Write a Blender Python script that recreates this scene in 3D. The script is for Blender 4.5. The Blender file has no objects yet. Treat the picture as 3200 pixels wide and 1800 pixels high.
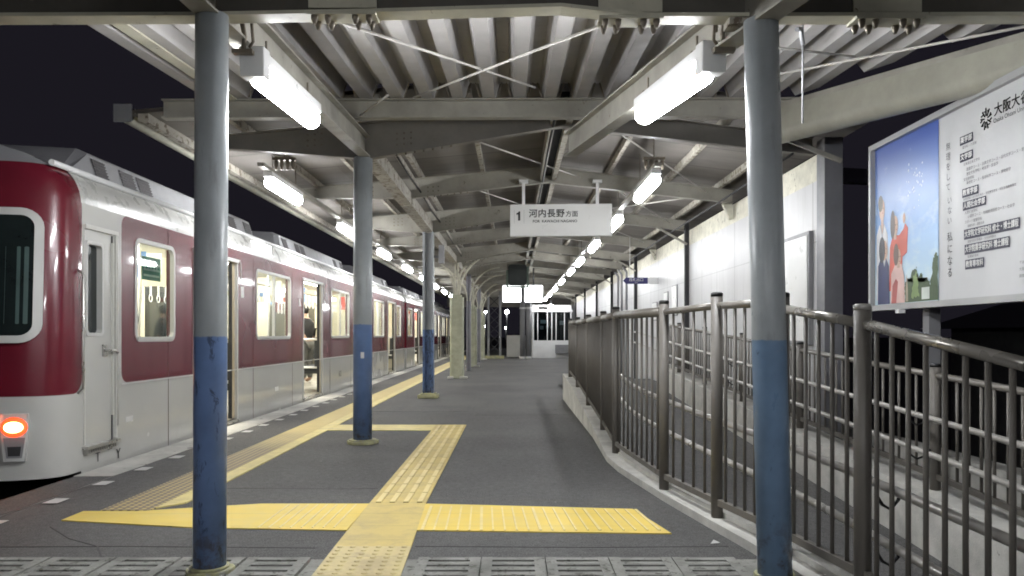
import bpy, bmesh, math, random
from mathutils import Vector, Matrix
random.seed(7)
sc = bpy.context.scene
COL = sc.collection
# ------------------------------------------------------------------ camera
cam = bpy.data.cameras.new('camera'); camo = bpy.data.objects.new('camera', cam); COL.objects.link(camo)
camo.location = (0, 0, 1.08); camo.rotation_euler = (math.radians(90), 0, 0)
cam.sensor_width = 36.0; cam.lens = 27.2; cam.shift_y = 0.0458; cam.shift_x = -0.0008
cam.clip_start = 0.05; cam.clip_end = 900
sc.camera = camo
# ------------------------------------------------------------------ night sky
w = bpy.data.worlds.new('World'); sc.world = w; w.use_nodes = True
bg = w.node_tree.nodes['Background']
bg.inputs['Color'].default_value = (0.42, 0.38, 0.55, 1); bg.inputs['Strength'].default_value = 0.0045
sc.view_settings.view_transform = 'Standard'; sc.view_settings.look = 'None'
sc.view_settings.gamma = 1.0; sc.view_settings.use_curve_mapping = False
sc.view_settings.exposure = 2.45
cy = sc.cycles
cy.pixel_filter_type = 'BLACKMAN_HARRIS'; cy.filter_width = 1.8
cy.use_denoising = True; cy.max_bounces = 6; cy.diffuse_bounces = 4; cy.glossy_bounces = 3
cy.transparent_max_bounces = 8; cy.sample_clamp_indirect = 6.0; cy.caustics_reflective = False; cy.caustics_refractive = False
try: cy.use_light_tree = True
except Exception: pass
LAMP = 17.0          # radiance of the platform tubes
# ------------------------------------------------------------------ materials
def _mat(name):
    m = bpy.data.materials.new(name); m.use_nodes = True
    return m, m.node_tree, m.node_tree.nodes['Principled BSDF']
def N(nt, t, **kw):
    n = nt.nodes.new(t)
    for k, v in kw.items():
        if k in n.inputs.keys() if hasattr(n.inputs, 'keys') else False: n.inputs[k].default_value = v
        else: setattr(n, k, v)
    return n
def ramp(nt, src, p0, p1, c0=0.0, c1=1.0):
    r = nt.nodes.new('ShaderNodeMapRange'); r.clamp = True
    nt.links.new(src, r.inputs['Value'])
    for k, v in zip(('From Min', 'From Max', 'To Min', 'To Max'), (p0, p1, c0, c1)): r.inputs[k].default_value = v
    return r.outputs['Result']
def noise(nt, vec, scale, detail=4.0, rough=0.6, dist=0.0):
    n = nt.nodes.new('ShaderNodeTexNoise'); nt.links.new(vec, n.inputs['Vector'])
    n.inputs['Scale'].default_value = scale; n.inputs['Detail'].default_value = detail
    n.inputs['Roughness'].default_value = rough; n.inputs['Distortion'].default_value = dist
    return n.outputs['Fac']
def mixc(nt, fac, a, b):
    m = nt.nodes.new('ShaderNodeMix'); m.data_type = 'RGBA'
    for v, i in ((a, 6), (b, 7)):
        if isinstance(v, (tuple, list)): m.inputs[i].default_value = (*v[:3], 1)
        else: nt.links.new(v, m.inputs[i])
    if isinstance(fac, (int, float)): m.inputs[0].default_value = fac
    else: nt.links.new(fac, m.inputs[0])
    return m.outputs[2]
def coords(nt, world=True):
    if world:
        g = nt.nodes.new('ShaderNodeNewGeometry'); return g.outputs['Position']
    g = nt.nodes.new('ShaderNodeTexCoord'); return g.outputs['Object']
def sepxyz(nt, vec):
    s = nt.nodes.new('ShaderNodeSeparateXYZ'); nt.links.new(vec, s.inputs[0]); return s.outputs
def stretch(nt, vec, sx, sy, sz):
    m = nt.nodes.new('ShaderNodeMapping'); nt.links.new(vec, m.inputs[0]); m.inputs['Scale'].default_value = (sx, sy, sz); return m.outputs[0]
def math_(nt, op, a, b=None, c=None):
    m = nt.nodes.new('ShaderNodeMath'); m.operation = op
    for i, v in enumerate((a, b, c)):
        if v is None: continue
        if isinstance(v, (int, float)): m.inputs[i].default_value = v
        else: nt.links.new(v, m.inputs[i])
    return m.outputs[0]
def bump(nt, bs, height, strength=0.3, dist=0.01):
    b = nt.nodes.new('ShaderNodeBump'); b.inputs['Strength'].default_value = strength; b.inputs['Distance'].default_value = dist
    nt.links.new(height, b.inputs['Height']); nt.links.new(b.outputs[0], bs.inputs['Normal'])
def paint(name, col, rough=0.5, metal=0.0, var=0.25, vscale=2.5, spot=None, spot_amt=0.58, spot_scale=14.0, bmp=0.0, bscale=60.0, coat=0.0, spec=0.5, streak=None):
    """worn paint: base colour with soft variation, optional sharp specks (rust, dirt) and vertical streaks"""
    m, nt, bs = _mat(name)
    P = coords(nt)
    n1 = noise(nt, P, vscale, 5, 0.65)
    f = ramp(nt, n1, 0.3, 0.72)
    dark = tuple(c * (1 - var) for c in col); lite = tuple(min(1, c * (1 + var * 0.6)) for c in col)
    c = mixc(nt, f, dark, lite)
    if streak:
        ps = stretch(nt, P, 9, 9, 0.7)
        s = ramp(nt, noise(nt, ps, 1.6, 4, 0.7), 0.52, 0.78)
        c = mixc(nt, math_(nt, 'MULTIPLY', s, streak[1]), c, streak[0])
    if spot:
        s = ramp(nt, noise(nt, P, spot_scale, 6, 0.72, 0.4), spot_amt, spot_amt + 0.05)
        c = mixc(nt, s, c, spot)
    nt.links.new(c, bs.inputs['Base Color'])
    bs.inputs['Roughness'].default_value = rough; bs.inputs['Metallic'].default_value = metal
    bs.inputs['Specular IOR Level'].default_value = spec
    if coat: bs.inputs['Coat Weight'].default_value = coat; bs.inputs['Coat Roughness'].default_value = 0.08
    nt.links.new(ramp(nt, noise(nt, P, 7, 3), 0.3, 0.7, max(0.02, rough - 0.1), min(1, rough + 0.12)), bs.inputs['Roughness'])
    if bmp: bump(nt, bs, noise(nt, P, bscale, 3), bmp, 0.006)
    return m
def emit(name, col, s):
    m, nt, bs = _mat(name)
    bs.inputs['Base Color'].default_value = (*col, 1); bs.inputs['Emission Color'].default_value = (*col, 1)
    bs.inputs['Emission Strength'].default_value = s
    return m
def flat(name, col, rough=0.6, metal=0.0):
    m, nt, bs = _mat(name)
    P = coords(nt)
    c = mixc(nt, ramp(nt, noise(nt, P, 6, 3), 0.35, 0.65), tuple(v * 0.88 for v in col), tuple(min(1, v * 1.08) for v in col))
    nt.links.new(c, bs.inputs['Base Color']); bs.inputs['Roughness'].default_value = rough; bs.inputs['Metallic'].default_value = metal
    return m
def glass(name, tint=(0.9, 0.95, 0.93)):
    m = bpy.data.materials.new(name); m.use_nodes = True; nt = m.node_tree
    nt.nodes.remove(nt.nodes['Principled BSDF']); out = nt.nodes['Material Output']
    t = nt.nodes.new('ShaderNodeBsdfTransparent'); t.inputs[0].default_value = (*tint, 1)
    g = nt.nodes.new('ShaderNodeBsdfGlossy'); g.inputs['Roughness'].default_value = 0.03
    fr = nt.nodes.new('ShaderNodeFresnel'); fr.inputs[0].default_value = 1.5
    mx = nt.nodes.new('ShaderNodeMixShader')
    nt.links.new(fr.outputs[0], mx.inputs[0]); nt.links.new(t.outputs[0], mx.inputs[1]); nt.links.new(g.outputs[0], mx.inputs[2])
    nt.links.new(mx.outputs[0], out.inputs[0])
    return m
M = {}
def asphalt_mat():
    m, nt, bs = _mat('asphalt')
    P = coords(nt)
    fine = noise(nt, P, 110, 3, 0.75); mid = noise(nt, P, 22, 5, 0.7); big = noise(nt, P, 0.55, 5, 0.6)
    c = mixc(nt, ramp(nt, big, 0.36, 0.64), (0.048, 0.047, 0.0465), (0.094, 0.092, 0.0905))
    c = mixc(nt, math_(nt, 'MULTIPLY', ramp(nt, noise(nt, stretch(nt, P, 1.0, 0.22, 1), 1.9, 4, 0.6), 0.52, 0.70), 0.45), c, (0.035, 0.034, 0.033))
    c = mixc(nt, math_(nt, 'MULTIPLY', ramp(nt, fine, 0.49, 0.64), 0.85), c, (0.14, 0.137, 0.132))
    c = mixc(nt, math_(nt, 'MULTIPLY', ramp(nt, fine, 0.36, 0.48, 1, 0), 0.7), c, (0.018, 0.018, 0.018))
    c = mixc(nt, math_(nt, 'MULTIPLY', ramp(nt, mid, 0.58, 0.75), 0.35), c, (0.03, 0.029, 0.028))
    ch = nt.nodes.new('ShaderNodeTexVoronoi'); nt.links.new(P, ch.inputs['Vector']); ch.inputs['Scale'].default_value = 3.1
    nt.links.new(P, ch.inputs['Vector'])
    sp = ramp(nt, ch.outputs['Distance'], 0.018, 0.03, 0.7, 0.0)
    c = mixc(nt, sp, c, (0.3, 0.3, 0.29))
    nt.links.new(c, bs.inputs['Base Color'])
    nt.links.new(ramp(nt, mid, 0.3, 0.7, 0.62, 0.9), bs.inputs['Roughness'])
    bump(nt, bs, fine, 0.55, 0.004)
    return m
def pole_mat(name, zsplit, upper, lower, worn=0.55):
    m, nt, bs = _mat(name)
    P = coords(nt); o = sepxyz(nt, P)
    n = noise(nt, stretch(nt, P, 1, 1, 0.45), 11, 6, 0.72, 0.6)
    n2 = noise(nt, P, 3, 4)
    up = mixc(nt, ramp(nt, n2, 0.3, 0.7), tuple(c * 0.85 for c in upper), tuple(c * 1.12 for c in upper))
    lo = mixc(nt, ramp(nt, n2, 0.3, 0.7), tuple(c * 0.8 for c in lower), tuple(c * 1.25 for c in lower))
    lo = mixc(nt, math_(nt, 'MULTIPLY', ramp(nt, noise(nt, stretch(nt, P, 1, 1, 0.3), 26, 5, 0.7, 0.8), worn, worn + 0.06), 0.9), lo, tuple(c * 0.32 for c in lower))
    lo = mixc(nt, math_(nt, 'MULTIPLY', ramp(nt, noise(nt, P, 17, 5, 0.7), 0.66, 0.7), 0.5), lo, (0.2, 0.26, 0.34))
    up = mixc(nt, math_(nt, 'MULTIPLY', ramp(nt, noise(nt, stretch(nt, P, 3, 3, 0.5), 5, 5, 0.7), 0.56, 0.72), 0.35), up, (0.12, 0.10, 0.08))
    lo = mixc(nt, math_(nt, 'MULTIPLY', ramp(nt, o[2], 0.10, 0.32, 1, 0), ramp(nt, noise(nt, P, 14, 5, 0.7), 0.46, 0.6, 0, 0.8)), lo, (0.075, 0.05, 0.032))
    edge = math_(nt, 'ADD', o[2], math_(nt, 'MULTIPLY', math_(nt, 'SUBTRACT', n, 0.5), 0.035))
    c = mixc(nt, ramp(nt, edge, zsplit - 0.003, zsplit + 0.003), lo, up)
    nt.links.new(c, bs.inputs['Base Color'])
    nt.links.new(ramp(nt, n, 0.3, 0.7, 0.26, 0.46), bs.inputs['Roughness'])
    bump(nt, bs, noise(nt, P, 45, 3), 0.12, 0.004)
    return m
def train_mat(name, rects):
    """cream paint with maroon panels: rects = (y0, y1, z0, z1, r) rounded rectangles in car coordinates"""
    m, nt, bs = _mat(name)
    P = coords(nt, False); o = sepxyz(nt, P); W = coords(nt)
    inside = None
    for (y0, y1, z0, z1, r) in rects:
        hy, hz, cy_, cz = (y1 - y0) / 2, (z1 - z0) / 2, (y0 + y1) / 2, (z0 + z1) / 2
        qy = math_(nt, 'SUBTRACT', math_(nt, 'ABSOLUTE', math_(nt, 'SUBTRACT', o[1], cy_)), hy - r)
        qz = math_(nt, 'SUBTRACT', math_(nt, 'ABSOLUTE', math_(nt, 'SUBTRACT', o[2], cz)), hz - r)
        ay, az = math_(nt, 'MAXIMUM', qy, 0.0), math_(nt, 'MAXIMUM', qz, 0.0)
        d = math_(nt, 'SQRT', math_(nt, 'ADD', math_(nt, 'MULTIPLY', ay, ay), math_(nt, 'MULTIPLY', az, az)))
        f = ramp(nt, d, r - 0.003, r + 0.003, 1.0, 0.0)
        inside = f if inside is None else math_(nt, 'MAXIMUM', inside, f)
    n = noise(nt, W, 1.2, 3)
    red = mixc(nt, ramp(nt, n, 0.3, 0.7), (0.104, 0.008, 0.0165), (0.138, 0.011, 0.0225))
    wht = mixc(nt, ramp(nt, n, 0.3, 0.7), (0.47, 0.468, 0.445), (0.515, 0.512, 0.485))
    dirt = math_(nt, 'MULTIPLY', ramp(nt, o[2], 0.0, 0.35, 1, 0), ramp(nt, noise(nt, W, 2.2, 5, 0.7), 0.35, 0.7, 0.0, 0.22))
    wht = mixc(nt, dirt, wht, (0.30, 0.28, 0.24))
    c = mixc(nt, inside, wht, red)
    nt.links.new(c, bs.inputs['Base Color'])
    nt.links.new(ramp(nt, noise(nt, W, 1.0, 1), 0.3, 0.7, 0.23, 0.28), bs.inputs['Roughness'])
    bs.inputs['Coat Weight'].default_value = 0.5; bs.inputs['Coat Roughness'].default_value = 0.05
    bump(nt, bs, noise(nt, W, 1.1, 0), 0.10, 0.012)
    return m
def wall_mat():
    m, nt, bs = _mat('white_wall_board')
    P = coords(nt); o = sepxyz(nt, P)
    seam = math_(nt, 'ABSOLUTE', math_(nt, 'SUBTRACT', math_(nt, 'FRACT', math_(nt, 'DIVIDE', o[1], 0.91)), 0.5))
    hs = math_(nt, 'ABSOLUTE', math_(nt, 'SUBTRACT', o[2], 2.0))
    s = math_(nt, 'MAXIMUM', ramp(nt, seam, 0.006, 0.010, 1, 0), ramp(nt, hs, 0.004, 0.008, 0.5, 0))
    n = noise(nt, stretch(nt, P, 3, 3, 0.5), 1.5, 5)
    c = mixc(nt, ramp(nt, n, 0.3, 0.75), (0.46, 0.46, 0.465), (0.54, 0.54, 0.545))
    c = mixc(nt, math_(nt, 'MULTIPLY', ramp(nt, noise(nt, stretch(nt, P, 4, 4, 0.25), 2.6, 5, 0.7), 0.55, 0.8), 0.35), c, (0.17, 0.165, 0.15))
    c = mixc(nt, math_(nt, 'MULTIPLY', s, 0.75), c, (0.10, 0.10, 0.10))
    nt.links.new(c, bs.inputs['Base Color']); bs.inputs['Roughness'].default_value = 0.42
    return m
def roofboard_mat():
    m, nt, bs = _mat('roof_board')
    P = coords(nt); o = sepxyz(nt, P)
    seam = math_(nt, 'ABSOLUTE', math_(nt, 'SUBTRACT', math_(nt, 'FRACT', math_(nt, 'DIVIDE', o[1], 0.93)), 0.5))
    n = noise(nt, stretch(nt, P, 1, 2.4, 1), 1.3, 5, 0.65)
    ce = nt.nodes.new('ShaderNodeTexWhiteNoise'); ce.noise_dimensions = '2D'
    cb = nt.nodes.new('ShaderNodeCombineXYZ')
    nt.links.new(math_(nt, 'FLOOR', math_(nt, 'DIVIDE', math_(nt, 'ADD', o[0], 0.42), 0.9)), cb.inputs[0]); nt.links.new(math_(nt, 'FLOOR', math_(nt, 'ADD', math_(nt, 'DIVIDE', o[1], 0.93), 0.5)), cb.inputs[1])
    nt.links.new(cb.outputs[0], ce.inputs['Vector'])
    c = mixc(nt, ramp(nt, n, 0.25, 0.75), (0.105, 0.095, 0.084), (0.185, 0.168, 0.152))
    c = mixc(nt, math_(nt, 'MULTIPLY', ce.outputs['Value'], 0.35), c, (0.27, 0.25, 0.235))
    c = mixc(nt, ramp(nt, seam, 0.008, 0.016, 0.8, 0), c, (0.05, 0.045, 0.04))
    nt.links.new(c, bs.inputs['Base Color']); bs.inputs['Roughness'].default_value = 0.75
    return m
def tactile_mat(name, col, dirt, amt):
    m, nt, bs = _mat(name)
    P = coords(nt); o = sepxyz(nt, P)
    n = noise(nt, P, 5.5, 6, 0.7, 0.3)
    c = mixc(nt, ramp(nt, noise(nt, P, 1.6, 3), 0.3, 0.7), tuple(v * 0.88 for v in col), tuple(min(1, v * 1.05) for v in col))
    c = mixc(nt, math_(nt, 'MULTIPLY', ramp(nt, n, 0.45, 0.68), amt), c, dirt)
    sx = math_(nt, 'ABSOLUTE', math_(nt, 'SUBTRACT', math_(nt, 'FRACT', math_(nt, 'DIVIDE', o[1], 0.3)), 0.5))
    c = mixc(nt, ramp(nt, sx, 0.006, 0.012, 0.55, 0), c, tuple(v * 0.5 for v in dirt))
    nt.links.new(c, bs.inputs['Base Color']); bs.inputs['Roughness'].default_value = 0.55
    bump(nt, bs, noise(nt, P, 90, 2), 0.2, 0.003)
    return m
def dots_mat(name, col, dirt):
    """studded tile: dots are bumps, dirt sits between them"""
    m, nt, bs = _mat(name)
    P = coords(nt); o = sepxyz(nt, P)
    fx = math_(nt, 'SUBTRACT', math_(nt, 'FRACT', math_(nt, 'DIVIDE', o[0], 0.05)), 0.5)
    fy = math_(nt, 'SUBTRACT', math_(nt, 'FRACT', math_(nt, 'DIVIDE', o[1], 0.05)), 0.5)
    d = math_(nt, 'SQRT', math_(nt, 'ADD', math_(nt, 'MULTIPLY', fx, fx), math_(nt, 'MULTIPLY', fy, fy)))
    dot = ramp(nt, d, 0.24, 0.36, 1, 0)
    near = ramp(nt, math_(nt, 'ADD', o[1], math_(nt, 'MULTIPLY', noise(nt, P, 2.0, 3), 2.0)), 7.8, 9.8, 1, 0)   # wear of the first tiles
    n = ramp(nt, noise(nt, P, 3.0, 5, 0.7), 0.3, 0.7)
    base = mixc(nt, n, tuple(v * 0.85 for v in col), col)
    c = mixc(nt, math_(nt, 'MULTIPLY', near, math_(nt, 'SUBTRACT', 1.0, math_(nt, 'MULTIPLY', dot, 0.85))), base, dirt)
    nt.links.new(c, bs.inputs['Base Color']); bs.inputs['Roughness'].default_value = 0.55
    bump(nt, bs, dot, 0.6, 0.006)
    return m
M['asphalt'] = asphalt_mat()
M['tar'] = flat('tar_black', (0.028,0.027,0.026), .7)
M['patch'] = paint('asphalt_patch', (0.050,0.049,0.048), .85, var=.2, vscale=6, spot=(.10,.098,.095), spot_amt=.6, spot_scale=120, bmp=.5, bscale=180)
M['concrete'] = paint('concrete', (0.50, 0.49, 0.455), 0.85, var=0.35, vscale=3, spot=(0.16, 0.15, 0.13), spot_amt=0.66, spot_scale=18, bmp=0.4, bscale=80)
M['coping'] = paint('pale_concrete_coping', (0.46, 0.45, 0.42), 0.8, var=0.4, vscale=1.6, spot=(0.14, 0.135, 0.13), spot_amt=0.60, spot_scale=5, bmp=0.3)
M['drain'] = paint('drain_concrete', (0.235, 0.235, 0.215), 0.85, var=0.4, vscale=5, spot=(0.09, 0.09, 0.075), spot_amt=0.56, spot_scale=24, bmp=0.4)
M['yellow'] = tactile_mat('yellow_tactile', (0.70, 0.52, 0.10), (0.58, 0.49, 0.22), 0.35)
M['yellow_pale'] = tactile_mat('pale_yellow_tactile', (0.68, 0.57, 0.22), (0.36, 0.29, 0.16), 0.5)
M['yellow_worn'] = tactile_mat('worn_yellow_tactile', (0.58, 0.48, 0.23), (0.32, 0.25, 0.15), 0.7)
M['yellow_rib'] = tactile_mat('pale_worn_rib', (0.72, 0.60, 0.28), (0.5, 0.4, 0.2), 0.35)
M['yellow_gap'] = tactile_mat('soiled_yellow_tile', (0.58, 0.45, 0.15), (0.36, 0.28, 0.13), 0.7)
M['dots'] = dots_mat('studded_yellow', (0.58, 0.46, 0.18), (0.17, 0.125, 0.08))
M['white_paint'] = paint('white_road_paint', (0.55, 0.55, 0.53), 0.6, var=0.2, spot=(0.2, 0.2, 0.2), spot_amt=0.66)
M['steel'] = paint('cream_steel_paint', (0.34, 0.325, 0.28), 0.5, var=0.28, vscale=2.2, spot=(0.11, 0.085, 0.06), spot_amt=0.64, spot_scale=9)
M['steel_rusty'] = paint('peeling_cream_steel', (0.40, 0.375, 0.32), 0.6, var=0.3, vscale=4, spot=(0.13, 0.10, 0.07), spot_amt=0.535, spot_scale=13, bmp=0.3)
M['steel_pale'] = paint('pale_cream_steel', (0.52, 0.50, 0.40), 0.5, var=0.25, vscale=3, spot=(0.16, 0.13, 0.09), spot_amt=0.63, spot_scale=14)
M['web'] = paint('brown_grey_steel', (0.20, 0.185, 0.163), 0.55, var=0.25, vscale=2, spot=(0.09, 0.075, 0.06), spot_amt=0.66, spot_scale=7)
M['beamweb'] = paint('soiled_shaded_web', (0.085, 0.078, 0.066), 0.6, var=0.25, vscale=2, spot=(0.09, 0.075, 0.06), spot_amt=0.64, spot_scale=7)  # soiled brown steel, colour darkened further to paint in the web's shade
M['deck'] = paint('deck_plate', (0.40, 0.385, 0.375), 0.55, var=0.18, vscale=1.6, spot=(0.2, 0.17, 0.15), spot_amt=0.68, spot_scale=4)
M['board'] = roofboard_mat()
M['gutter'] = paint('beige_gutter', (0.36, 0.35, 0.29), 0.5, var=0.22, vscale=2, spot=(0.2, 0.17, 0.12), spot_amt=0.67)
M['bolt'] = paint('dull_bolt', (0.22, 0.19, 0.15), 0.5, metal=0.4, var=0.4)
M['rod'] = paint('grey_rod', (0.45, 0.43, 0.40), 0.5, var=0.2)
M['white_metal'] = paint('white_enamel', (0.74, 0.74, 0.74), 0.35, var=0.08)
M['tube'] = emit('lit_tube', (0.955, 0.975, 1.0), LAMP*1.15)
M['tube_row'] = emit('lit_row_tube', (0.96, 0.975, 0.99), LAMP*0.66)
M['fence'] = paint('brown_fence_paint', (0.135, 0.124, 0.109), 0.5, var=0.12, vscale=3, spec=0.45)
M['rail'] = paint('steel_handrail', (0.36, 0.345, 0.32), 0.34, metal=0.3, var=0.06)
M['cap'] = flat('black_cap', (0.012, 0.012, 0.012), 0.4)
M['black'] = flat('black_rubber', (0.010, 0.010, 0.011), 0.7)
M['dark'] = flat('dark_iron', (0.025, 0.025, 0.027), 0.6)
M['grey'] = paint('grey_paint', (0.22, 0.22, 0.23), 0.45, var=0.15)
M['grey_col'] = paint('slate_column', (0.17, 0.17, 0.185), 0.4, var=0.2)
M['wall'] = wall_mat()
M['dirty'] = paint('stained_plaster', (0.62, 0.60, 0.50), 0.8, var=0.25, vscale=6, spot=(0.17, 0.15, 0.11), spot_amt=0.60, spot_scale=11)
M['stainless'] = paint('stainless', (0.50, 0.49, 0.46), 0.3, metal=0.75, var=0.1)
M['silver'] = paint('train_roof_silver', (0.30, 0.30, 0.31), 0.45, var=0.12)
M['sash'] = paint('silver_sash', (0.55, 0.55, 0.53), 0.38, metal=0.1, var=0.04)
M['glass'] = glass('window_glass')
M['darkglass'] = flat('dark_glass', (0.012, 0.017, 0.017), 0.06)
M['interior'] = paint('cream_interior', (0.66, 0.62, 0.50), 0.55, var=0.08)
M['floor_in'] = paint('train_floor', (0.20, 0.19, 0.16), 0.5, var=0.2)
M['seat'] = paint('seat_moquette', (0.035, 0.038, 0.04), 0.9, var=0.3)
M['ceil_light'] = emit('carriage_light', (1.0, 0.97, 0.86), 6.5)
M['panel_lit'] = emit('lit_panel', (0.95, 1.0, 1.0), 0.8)
M['blind'] = emit('lit_blind', (1.0, 1.0, 0.97), 0.6)
M['tail'] = emit('tail_lamp_core', (1.0, 0.42, 0.12), 7.0)
M['tail_red'] = emit('tail_lamp_red', (1.0, 0.06, 0.015), 0.5)
M['ink'] = flat('black_ink', (0.012, 0.012, 0.012), 0.5)
M['signwhite'] = paint('sign_white', (0.66, 0.66, 0.645), 0.35, var=0.05)
M['pale_green'] = paint('pale_green_concrete', (0.42, 0.43, 0.32), 0.75, var=0.25, vscale=5, spot=(0.16, 0.15, 0.11), spot_amt=0.68, spot_scale=20, bmp=0.25)
M['ballast'] = paint('ballast', (0.05, 0.045, 0.04), 0.95, var=0.5, vscale=14, bmp=0.8, bscale=30)
M['ground'] = paint('dark_ground', (0.035, 0.034, 0.03), 0.95, var=0.4, vscale=2, bmp=0.5)
# ------------------------------------------------------------------ mesh helpers
class MB:
    def __init__(s): s.v = []; s.f = []; s.sm = []
    def quad(s, a, b, c, d, smooth=False):
        i = len(s.v); s.v += [Vector(a), Vector(b), Vector(c), Vector(d)]; s.f.append((i, i+1, i+2, i+3)); s.sm.append(smooth); return s
    def poly(s, pts, smooth=False):
        i = len(s.v); s.v += [Vector(p) for p in pts]; s.f.append(tuple(range(i, i+len(pts)))); s.sm.append(smooth); return s
    def box(s, x0, x1, y0, y1, z0, z1):
        i = len(s.v)
        s.v += [Vector(p) for p in ((x0,y0,z0),(x1,y0,z0),(x1,y1,z0),(x0,y1,z0),(x0,y0,z1),(x1,y0,z1),(x1,y1,z1),(x0,y1,z1))]
        for f in ((0,3,2,1),(4,5,6,7),(0,1,5,4),(1,2,6,5),(2,3,7,6),(3,0,4,7)): s.f.append(tuple(i+k for k in f)); s.sm.append(False)
        return s
    def beam(s, p, q, w, h, up=(0,0,1)):
        """bar from p to q, w wide, h high, p and q on its centre line"""
        p, q = Vector(p), Vector(q); d = (q-p).normalized(); up = Vector(up)
        r = d.cross(up).normalized(); u = r.cross(d).normalized()
        i = len(s.v)
        for c in (p, q):
            for a, b in ((-1,-1),(1,-1),(1,1),(-1,1)): s.v.append(c + r*(a*w/2) + u*(b*h/2))
        for f in ((0,1,2,3),(7,6,5,4),(0,4,5,1),(1,5,6,2),(2,6,7,3),(3,7,4,0)): s.f.append(tuple(i+k for k in f)); s.sm.append(False)
        return s
    def ibeam(s, p, q, h, bf, tf=0.012, tw=0.01):
        """I-section; p, q = centre of the bottom flange's underside"""
        p, q = Vector(p), Vector(q); z = Vector((0,0,1))
        s.beam(p+z*tf/2, q+z*tf/2, bf, tf); s.beam(p+z*(h-tf/2), q+z*(h-tf/2), bf, tf); s.beam(p+z*h/2, q+z*h/2, tw, h-2*tf-0.001)
        return s
    def tube(s, pts, r, seg=12, cap=True, radii=None):
        pts = [Vector(p) for p in pts]; n = len(pts); i0 = len(s.v)
        prev = None
        for k, p in enumerate(pts):
            d = (pts[min(k+1, n-1)] - pts[max(k-1, 0)]).normalized()
            if prev is None:
                a = Vector((0,0,1)) if abs(d.z) < 0.9 else Vector((1,0,0))
                u = d.cross(a).normalized()
            else: u = (prev - d*prev.dot(d)).normalized()
            prev = u; v = d.cross(u)
            rr = radii[k] if radii else r
            for j in range(seg):
                t = 2*math.pi*j/seg; s.v.append(p + u*(rr*math.cos(t)) + v*(rr*math.sin(t)))
        for k in range(n-1):
            for j in range(seg):
                a, b = i0+k*seg+j, i0+k*seg+(j+1) % seg
                s.f.append((a, b, b+seg, a+seg)); s.sm.append(True)
        if cap:
            s.f.append(tuple(i0+j for j in reversed(range(seg)))); s.sm.append(False)
            s.f.append(tuple(i0+(n-1)*seg+j for j in range(seg))); s.sm.append(False)
        return s
    def prism(s, poly, z0, z1):
        """poly = (x, y) counter-clockwise"""
        n = len(poly); i = len(s.v)
        s.v += [Vector((x, y, z0)) for x, y in poly] + [Vector((x, y, z1)) for x, y in poly]
        s.f.append(tuple(reversed(range(i, i+n)))); s.f.append(tuple(range(i+n, i+2*n))); s.sm += [False, False]
        for k in range(n): s.f.append((i+k, i+(k+1) % n, i+n+(k+1) % n, i+n+k)); s.sm.append(False)
        return s
    def grid(s, rows, smooth=True):
        """rows = list of equally long point lists"""
        i0 = len(s.v); m = len(rows[0])
        for r in rows: s.v += [Vector(p) for p in r]
        for a in range(len(rows)-1):
            for b in range(m-1): s.f.append((i0+a*m+b, i0+a*m+b+1, i0+(a+1)*m+b+1, i0+(a+1)*m+b)); s.sm.append(smooth)
        return s
    def ball(s, c, rx, ry, rz, nu=14, nv=9):
        c = Vector(c); rows = []
        for a in range(nv+1):
            t = math.pi*a/nv
            rows.append([c + Vector((rx*math.sin(t)*math.cos(2*math.pi*b/nu), ry*math.sin(t)*math.sin(2*math.pi*b/nu), rz*math.cos(t))) for b in range(nu+1)])
        return s.grid(rows)
    def mesh(s, mesh, mat):
        i = len(s.v); s.v += [mat @ v.co for v in mesh.vertices]
        for p in mesh.polygons: s.f.append(tuple(i+k for k in p.vertices)); s.sm.append(False)
        return s
    def build(s, name, mat, parent=None, bevel=0.0):
        off = Vector((0,0,0)); p = parent
        while p is not None: off += p.location; p = p.parent
        me = bpy.data.meshes.new(name); me.from_pydata([v-off for v in s.v], [], s.f); me.update()
        bm = bmesh.new(); bm.from_mesh(me); bmesh.ops.remove_doubles(bm, verts=bm.verts, dist=1e-5) if len(s.v) < 60000 else None
        bmesh.ops.recalc_face_normals(bm, faces=bm.faces) if bevel else None
        bm.to_mesh(me); bm.free()
        o = bpy.data.objects.new(name, me); COL.objects.link(o); o.parent = parent
        for m_ in (mat if isinstance(mat, (list, tuple)) else [mat]): me.materials.append(m_)
        if len(me.polygons) == len(s.sm): me.polygons.foreach_set('use_smooth', s.sm)
        else:
            for k, pgn in enumerate(me.polygons): pgn.use_smooth = bool(s.sm and all(s.sm))
        if bevel:
            b = o.modifiers.new('bevel', 'BEVEL'); b.width = bevel; b.segments = 2; b.limit_method = 'ANGLE'
        return o
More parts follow.
